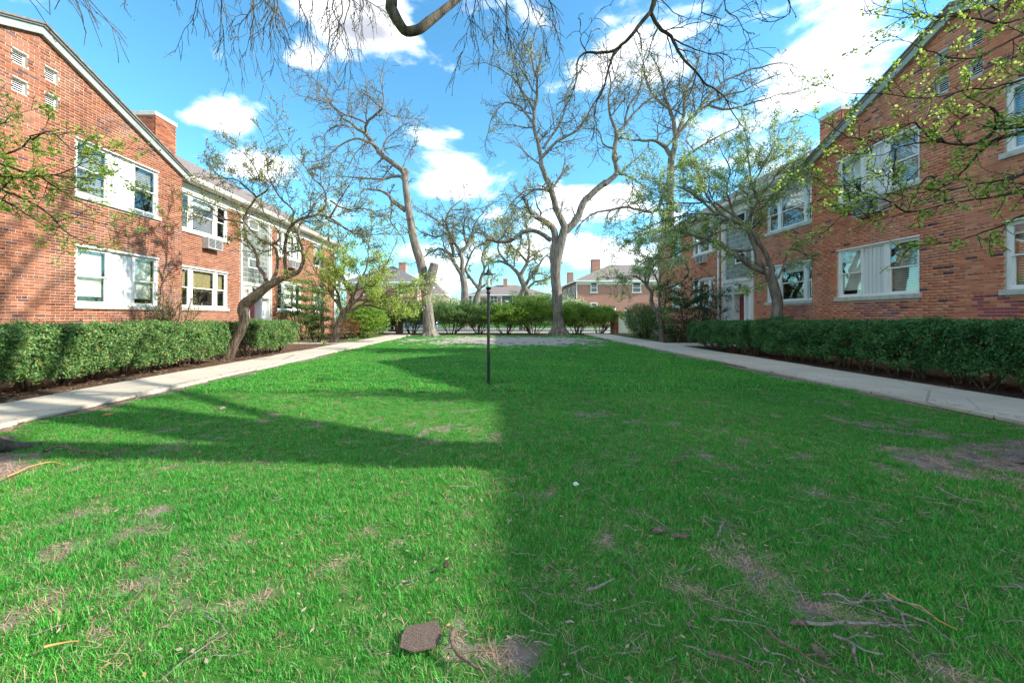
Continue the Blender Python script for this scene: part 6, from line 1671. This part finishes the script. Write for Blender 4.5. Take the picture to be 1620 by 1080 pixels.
for k in range(4):
    a, b_ = corner(rb, k), corner(rt, k); q = MB(); q.tube([(*a, zb), (*b_, zt)], .0065, 6); q.build('lantern_bar', M['grey'], root)
    a2, b2 = corner(rb, k + 1), corner(rt, k + 1); q = MB(); q.face([(*a, zb), (*a2, zb), (*b2, zt), (*b_, zt)]); q.build('pane', M['lamp_glass'], root)
q = MB(); q.tube([(x, y, zb), (x, y, zb + .03), (x, y, zb + .05), (x, y, zb + .14), (x, y, zb + .17)], [.02, .02, .012, .03, .02], 10); q.build('bulb', M['white'], root, smooth=True)
q = MB(); r0 = .135 * 1.3
q.tube([(x, y, zt), (x, y, zt + .014)], [rt * 1.3 + .022, rt * 1.3 + .022], 4); 
q.tube([(x, y, zt + .014), (x, y, zt + .04), (x, y, zt + .05), (x, y, zt + .085), (x, y, zt + .095)], [rt * .8, .05, .036, .032, .012], 12)
q.tube([(x, y, zt + .095), (x, y, zt + .11), (x, y, zt + .125), (x, y, zt + .16)], [.008, .018, .008, .003], 8)
q.build('lantern_cap', M['black'], root)

# ------------------------------------------------------------------ gate piers, fence, cars
def pier(x, y, label, lamp=True, rot=R(35)):
    root = empty('brick_pier', (x, y, 0), label, 'pier', 'brick gate piers at the far end')
    root.rotation_euler = (0, 0, rot)
    def bb(mb, *a): mb.box(a[0] + x, a[1] + x, a[2] + y, a[3] + y, a[4], a[5], *(a[6:] if len(a) > 6 else ()))
    q = MB(); bb(q, -.19, .19, -.19, .19, 0, 1.36); q.build('core', M['mortar'], root)
    q = MB(); rr = random.Random(5); z = 0; n = 0
    while z < 1.32:
        for (u0, u1) in (((-.2, -.006), (.006, .2)) if n % 2 else ((-.2, -.11), (-.098, .098), (.11, .2))):
            r_ = rr.random() * .93
            bb(q, u0, u1, -.2, -.17, z, z + BH, 0, r_); bb(q, u0, u1, .17, .2, z, z + BH, 0, r_)
            bb(q, -.2, -.17, u0 + .03 if u0 < -.1 else u0, u1 - .03 if u1 > .1 else u1, z, z + BH, 0, r_); bb(q, .17, .2, u0 + .03 if u0 < -.1 else u0, u1 - .03 if u1 > .1 else u1, z, z + BH, 0, r_)
        z += COURSE; n += 1
    tag(q.build('brickwork', M['brick'], root), kind='stuff')
    q = MB(); bb(q, -.24, .24, -.24, .24, 1.36, 1.43); q.build('cap', M['limestone'], root)
def pier_lamp(x, y, label):
    root = empty('pier_lamp', (x, y, 1.43), label, 'lamp', 'lamps on the gate piers')
    q = MB(); q.tube([(x, y, 1.43), (x, y, 1.46), (x, y, 1.5), (x, y, 1.6)], [.09, .08, .035, .04], 10); q.tube([(x, y, 1.82), (x, y, 1.86), (x, y, 1.92), (x, y, 2.0)], [.11, .09, .03, .01], 10); q.build('bracket', M['black'], root)
    q = MB(); q.tube([(x, y, 1.60), (x, y, 1.68), (x, y, 1.82)], [.05, .10, .09], 10); q.build('globe', M['white'], root, smooth=True)
pier(fx(972, 28), 28, 'brick pier at the end of the right path, beside the bright evergreens'); pier_lamp(fx(972, 28), 28, 'small lantern on the brick pier at the right path end')
pier(fx(990, 31), 31, 'second brick pier behind the pale green fence at right'); pier_lamp(fx(990, 31), 31, 'small lantern above the pale green fence, right one of the pair')
pier(fx(624, 27.2), 28.6, 'brick pier at the end of the left path, behind evergreen stems')
M['fence'] = simple('pale_green_panel', (.42, .55, .51), .5, .08, 3)
x0 = fx(978, 28.6); root = empty('fence', (x0, 28.8, 0), 'pale green board fence between the brick pier and the round bush', 'fence')
q = MB(); q.box(x0, x0 + 3.8, 28.82, 28.86, .02, .06); q.box(x0, x0 + 3.8, 28.78, 28.88, 1.40, 1.44); q.build('rail', M['fence'], root)
bm0 = None
for i in range(25):
    if bm0 is None:
        q = MB(); q.box(x0 + .004, x0 + .146, 28.8, 28.82, .05, 1.40); bm0 = q.build('plank', M['fence'], root)
    else:
        o = bm0.copy(); o.location.x += .15 * i; col.objects.link(o)
# see-through iron fence behind the tall hedge
x0 = -10; root = empty('fence', (x0, 28.9, 0), 'thin iron railing behind the tall evergreens', 'fence')
q = MB(); q.box(x0, 8.0, 28.89, 28.91, .95, .99); q.box(x0, 8.0, 28.89, 28.91, .12, .15)
q.build('rail', M['black'], root)
q = MB()
for i in range(150): q.box(x0 + .12 * i, x0 + .12 * i + .014, 28.893, 28.907, .0, 1.05)
tag(q.build('bars', M['black'], root), kind='stuff')

def car(x, y, col_, label, seed):
    root = empty('parked_car', (x, y, -.05), label, 'car', 'cars parked along the street')
    m_, nt_, b_ = new_mat('car_paint'); b_.inputs['Base Color'].default_value = (*col_, 1); b_.inputs['Roughness'].default_value = .25; b_.inputs['Coat Weight'].default_value = .6
    prof = [(-2.2, .35), (-2.25, .62), (-2.1, .82), (-1.2, .93), (-.65, 1.32), (.0, 1.42), (.9, 1.38), (1.55, .98), (2.1, .92), (2.22, .7), (2.2, .35)]
    q = MB(); q.prism([(x + a, y - .85, b - .02) for a, b in prof], (0, 1.7, 0)); q.build('body', m_, root, recalc=True, bevel=.05)
    gp_ = [(-1.1, .93), (-.62, 1.27), (0, 1.35), (.85, 1.32), (1.35, .97)]
    q = MB(); q.prism([(x + a, y - .865, b) for a, b in gp_], (0, 1.73, 0)); q.build('side_glass', M['far_glass'], root, recalc=True)
    q = MB(); q.box(x - .02, x + .04, y - .875, y + .875, .93, 1.36); q.build('door_pillar', m_, root)
    for wx in (-1.38, 1.38):
        for wy in (-.83, .83):
            q = MB(); q.tube([(x + wx, y + wy - .11, .28), (x + wx, y + wy + .11, .28)], .33, 18); wo = q.build('wheel', M['dark'], root)
            q = MB(); q.tube([(x + wx, y + wy - .12, .28), (x + wx, y + wy + .12, .28)], .19, 12); q.build('rim', M['grey'], wo)
    for sx in (-1, 1):
        for sy in (-.62, .62):
            q = MB(); q.box(x + sx * 2.12, x + sx * 2.25, y + sy - .17, y + sy + .17, .62, .76); q.build('headlight' if sx < 0 else 'tail_light', M['white'] if sx < 0 else M['door'], root)
car(fx(598, 33), 33, (.55, .06, .03), 'red car parked on the street behind the left bushes', 1)
car(fx(652, 33), 33, (.30, .42, .52), 'pale blue car parked behind the leaning trunk', 2)

# ------------------------------------------------------------------ things lying on the lawn
def ground_pt(px, py):
    d_ = F * EYE / (py - 500); return ((px - 783) / F * d_, d_)
# shingle fragment
x, y = ground_pt(669, 1013)
q = MB(); th = .035; pts = [(-.075, -.055), (-.02, -.075), (.062, -.06), (.075, .0), (.05, .058), (-.02, .052), (-.068, .04), (-.08, .0)]
q.prism([(x + a, y + b * 1.05, .022 + .005 * math.sin(a * 30)) for a, b in pts], (0, 0, .006), 0)
m, nt, b = new_mat('shingle_grit'); nt.links.new(ramp_node(nt, world_noise(nt, 420, 2, .6), [(.35, (.025, .02, .018)), (.5, (.10, .072, .06)), (.65, (.28, .19, .13))]), b.inputs['Base Color']); b.inputs['Roughness'].default_value = 1
bump(nt, b, world_noise(nt, 420, 2, .6), .8, .004); M['grit'] = m
tag(q.build('shingle_piece', M['grit'], recalc=True), 'gritty brown roof shingle fragment lying in the grass near the camera', 'shingle')

def twig(name, pts, r, label, mat='twig', cat='twig', forks=0, seed=1, group='larger fallen twigs on the lawn'):
    rr = random.Random(seed); w = [(*ground_pt(*p), .045 + rr.uniform(-.004, .014)) for p in pts]
    t = Tubes(); n = len(w); pp, ro = refine(w, [r * (1 - .6 * i / (n - 1)) for i in range(n)], .03, seed)
    t.add([tuple(p) for p in pp], ro, 6)
    for k in range(forks):
        i = rr.randrange(2, len(pp) - 1); p = pp[i]; d = (pp[i] - pp[i - 1]).normalized(); s = rr.choice((-1, 1)); L = rr.uniform(.06, .16)
        v = Vector((d.x * .6 - s * d.y * .8, d.y * .6 + s * d.x * .8, .1))
        t.add([tuple(p), tuple(p + v * L * .5 + Vector((0, 0, .004))), tuple(p + v * L + Vector((rr.uniform(-.02, .02), rr.uniform(-.02, .02), -.006)))], [r * .5, r * .4, r * .2], 5)
    base = w[0]; me = t.mesh(name, M[mat], base); o = bpy.data.objects.new(name, me); o.location = base; col.objects.link(o)
    tag(o, label, cat, group)
M['twig'] = bark('grey_twig', (.18, .14, .11), (.55, .48, .42), 40); M['twig_brown'] = bark('brown_twig', (.14, .09, .07), (.36, .26, .20), 40); M['twig_orange'] = simple('orange_twig', (.55, .27, .10), .6, .2, 10)
twig('fallen_twig', [(718, 1018), (714, 1036), (724, 1052), (740, 1064), (758, 1084)], .010, 'thick curved brown twig right of the shingle fragment', 'twig_brown', forks=1, seed=2)
twig('fallen_twig', [(1275, 1002), (1305, 1007), (1330, 1003), (1336, 1001)], .008, 'short straight pale twig lying left of the Y shaped twig', seed=3)
twig('fallen_twig', [(1338, 1002), (1382, 1002), (1398, 1009), (1416, 1005), (1458, 1006)], .006, 'long wavy twig crossing below the Y shaped twig', forks=2, seed=4)
twig('fallen_twig', [(1398, 958), (1406, 968), (1412, 980), (1426, 992), (1430, 1006), (1436, 1024)], .007, 'Y shaped grey twig in the grass at lower right', forks=2, seed=5)
twig('fallen_twig', [(1428, 992), (1450, 1000), (1472, 1007), (1490, 1022), (1515, 1035)], .005, 'thin grey twig running right from the Y shaped twig', seed=6)
twig('fallen_twig', [(1404, 955), (1430, 968), (1455, 978), (1485, 998), (1515, 1016)], .0045, 'orange bare twig lying slantwise at lower right', 'twig_orange', seed=7)
twig('fallen_twig', [(1300, 956), (1326, 961), (1345, 968), (1362, 971), (1364, 962), (1378, 950)], .006, 'crooked grey twig with an upturned end at right', forks=2, seed=8)
twig('fallen_twig', [(1318, 1024), (1346, 1036), (1370, 1048), (1398, 1059)], .006, 'slanting twig with a leg, lowest right in the grass', forks=1, seed=9)
twig('fallen_twig', [(1350, 1042), (1352, 1060), (1358, 1078)], .006, 'short upright looking twig at the bottom right', seed=10)
twig('fallen_twig', [(1120, 1054), (1150, 1062), (1175, 1074), (1200, 1084)], .006, 'dark twig cut by the bottom edge, centre right', 'twig_brown', forks=1, seed=11)
twig('fallen_twig', [(1213, 1015), (1232, 1035), (1262, 1052), (1290, 1068), (1330, 1078)], .006, 'long dark twig running down to the bottom edge', 'twig_brown', forks=2, seed=12)
twig('fallen_twig', [(927, 949), (948, 946), (962, 938), (972, 934)], .007, 'small pale twig bent upward, right of centre', seed=13)
twig('fallen_twig', [(1136, 862), (1140, 848), (1148, 836)], .006, 'short upright twig beside a long thin one, right of the bark pieces', seed=14)
twig('fallen_twig', [(1114, 794), (1128, 810), (1138, 832), (1160, 842), (1195, 860)], .004, 'long thin twig curving through the middle right grass', 'twig_brown', seed=15)
twig('fallen_twig', [(1060, 737), (1075, 738), (1086, 724), (1090, 714)], .007, 'forked dark twig in the shaded grass, farthest of the big ones', 'twig_brown', forks=2, seed=16)
twig('fallen_twig', [(1005, 962), (996, 955), (1000, 946), (1008, 934), (1025, 925)], .005, 'hooked twig in the shade near the centre bottom', 'twig_brown', forks=1, seed=17)
twig('fallen_twig', [(70, 722), (95, 714), (130, 722), (170, 724), (200, 716)], .012, 'dark root like stick in the shadow beside the left trunk foot', 'twig_brown', forks=2, seed=18)
twig('fallen_twig', [(10, 765), (60, 745), (85, 740), (105, 745)], .007, 'arched pale orange twig at the left trunk foot', 'twig_orange', seed=19)
twig('fallen_twig', [(70, 1048), (95, 1040), (125, 1037)], .005, 'small orange stick near the bottom left corner', 'twig_orange', seed=20)
twig('fallen_twig', [(1510, 730), (1540, 738), (1570, 745), (1600, 768)], .008, 'long straight twig on the bare soil by the right edge', forks=2, seed=21)
twig('fallen_twig', [(1480, 782), (1510, 795), (1535, 806)], .007, 'pale twig below the bare soil by the right edge', seed=22)
for nm, xa, xb in (('bed_litter', PATH_L1 - .12, PATH_L1 + .28), ('bed_litter', PATH_R0 - .3, PATH_R0 + .12)):
    litter('edge_litter', (xa, xb, 2.5, 22), 2600, 'dry bits and crumbs along the inner edge of the %s path' % ('left' if xa < 0 else 'right'), LIT, (.015, .05), zf=lambda x, y: (.05 if x < PATH_L1 or x > PATH_R0 else .008))
# many thin ones as one mass
t = Tubes(); rr = random.Random(77)
for _ in range(230):
    px, py = rr.uniform(780, 1618), rr.uniform(660, 1078)
    if rr.random() < .15: px = rr.uniform(0, 780)
    x, y = ground_pt(px, py); a = rr.gauss(.3, 1.1); L = rr.choice((.05, .07, .1, .12, .2)) * rr.uniform(.7, 1.2); dx, dy = math.cos(a) * L / 3, -math.sin(a) * L / 3; z = .03 + rr.uniform(0, .02); p = (x, y, z); pts = [p]
    for i in range(3): p = (p[0] + dx + rr.uniform(-.016, .016), p[1] + dy + rr.uniform(-.016, .016), z + rr.uniform(-.006, .01)); pts.append(p)
    r = rr.uniform(.0012, .003); t.add(pts, [r, r, r * .8, r * .5], 4)
o = bpy.data.objects.new('twig_litter', t.mesh('twig_litter', M['twig'], (0, 0, 0))); col.objects.link(o); tag(o, 'thin fallen twigs strewn over the shaded right half of the lawn', 'twigs', kind='stuff')
# bark pieces, dark pods, stones, scrap
def lump(name, px, py, w, d_, h, mat, label, cat, seed, grp=None):
    import bmesh
    x, y = ground_pt(px, py); bm = bmesh.new(); bmesh.ops.create_icosphere(bm, subdivisions=3, radius=1)
    for v in bm.verts:
        n_ = noise.noise(v.co * 1.8 + Vector((seed, 0, 0))) * .7 + noise.noise(v.co * 5 + Vector((seed, 3, 0))) * .4
        v.co = Vector((v.co.x * w / 2, v.co.y * d_ / 2, v.co.z * h / 2)) * (1 + n_)
    me = bpy.data.meshes.new(name); bm.to_mesh(me); bm.free(); me.materials.append(mat)
    o = bpy.data.objects.new(name, me); o.location = (x, y, .035 + h * .2); col.objects.link(o); tag(o, label, cat, grp)
lump('bark_piece', 1043, 848, .085, .04, .018, M['twig_brown'], 'left of the two brown bark pieces lying in the shaded lawn', 'bark', 1, 'bark pieces on the lawn')
lump('bark_piece', 1076, 857, .09, .035, .016, M['twig_brown'], 'right of the two brown bark pieces lying in the shaded lawn', 'bark', 5, 'bark pieces on the lawn')
lump('paper_scrap', 911, 774, .035, .03, .025, M['white'], 'tiny crumpled white scrap in the middle of the lawn', 'scrap', 8)
lump('stone', 351, 650, .09, .05, .03, M['twig'], 'small tan stone in the sunlit grass near the left path', 'stone', 3)
lump('seed_pod', 1268, 998, .085, .024, .012, M['twig_brown'], 'long dark seed pod left of the pale twigs', 'seed pod', 11, 'dark seed pods on the lawn')
lump('seed_pod', 1297, 1047, .022, .07, .012, M['twig_brown'], 'dark seed pod pointing at the bottom edge', 'seed pod', 12, 'dark seed pods on the lawn')
lump('seed_pod', 706, 905, .03, .05, .015, M['bark_dark'], 'dark chip on the sun line above the shingle fragment', 'seed pod', 13, 'dark seed pods on the lawn')
lump('dry_leaf', 172, 660, .10, .06, .02, M['twig_orange'], 'orange dry leaf in the grass beside the left path', 'leaf', 14)
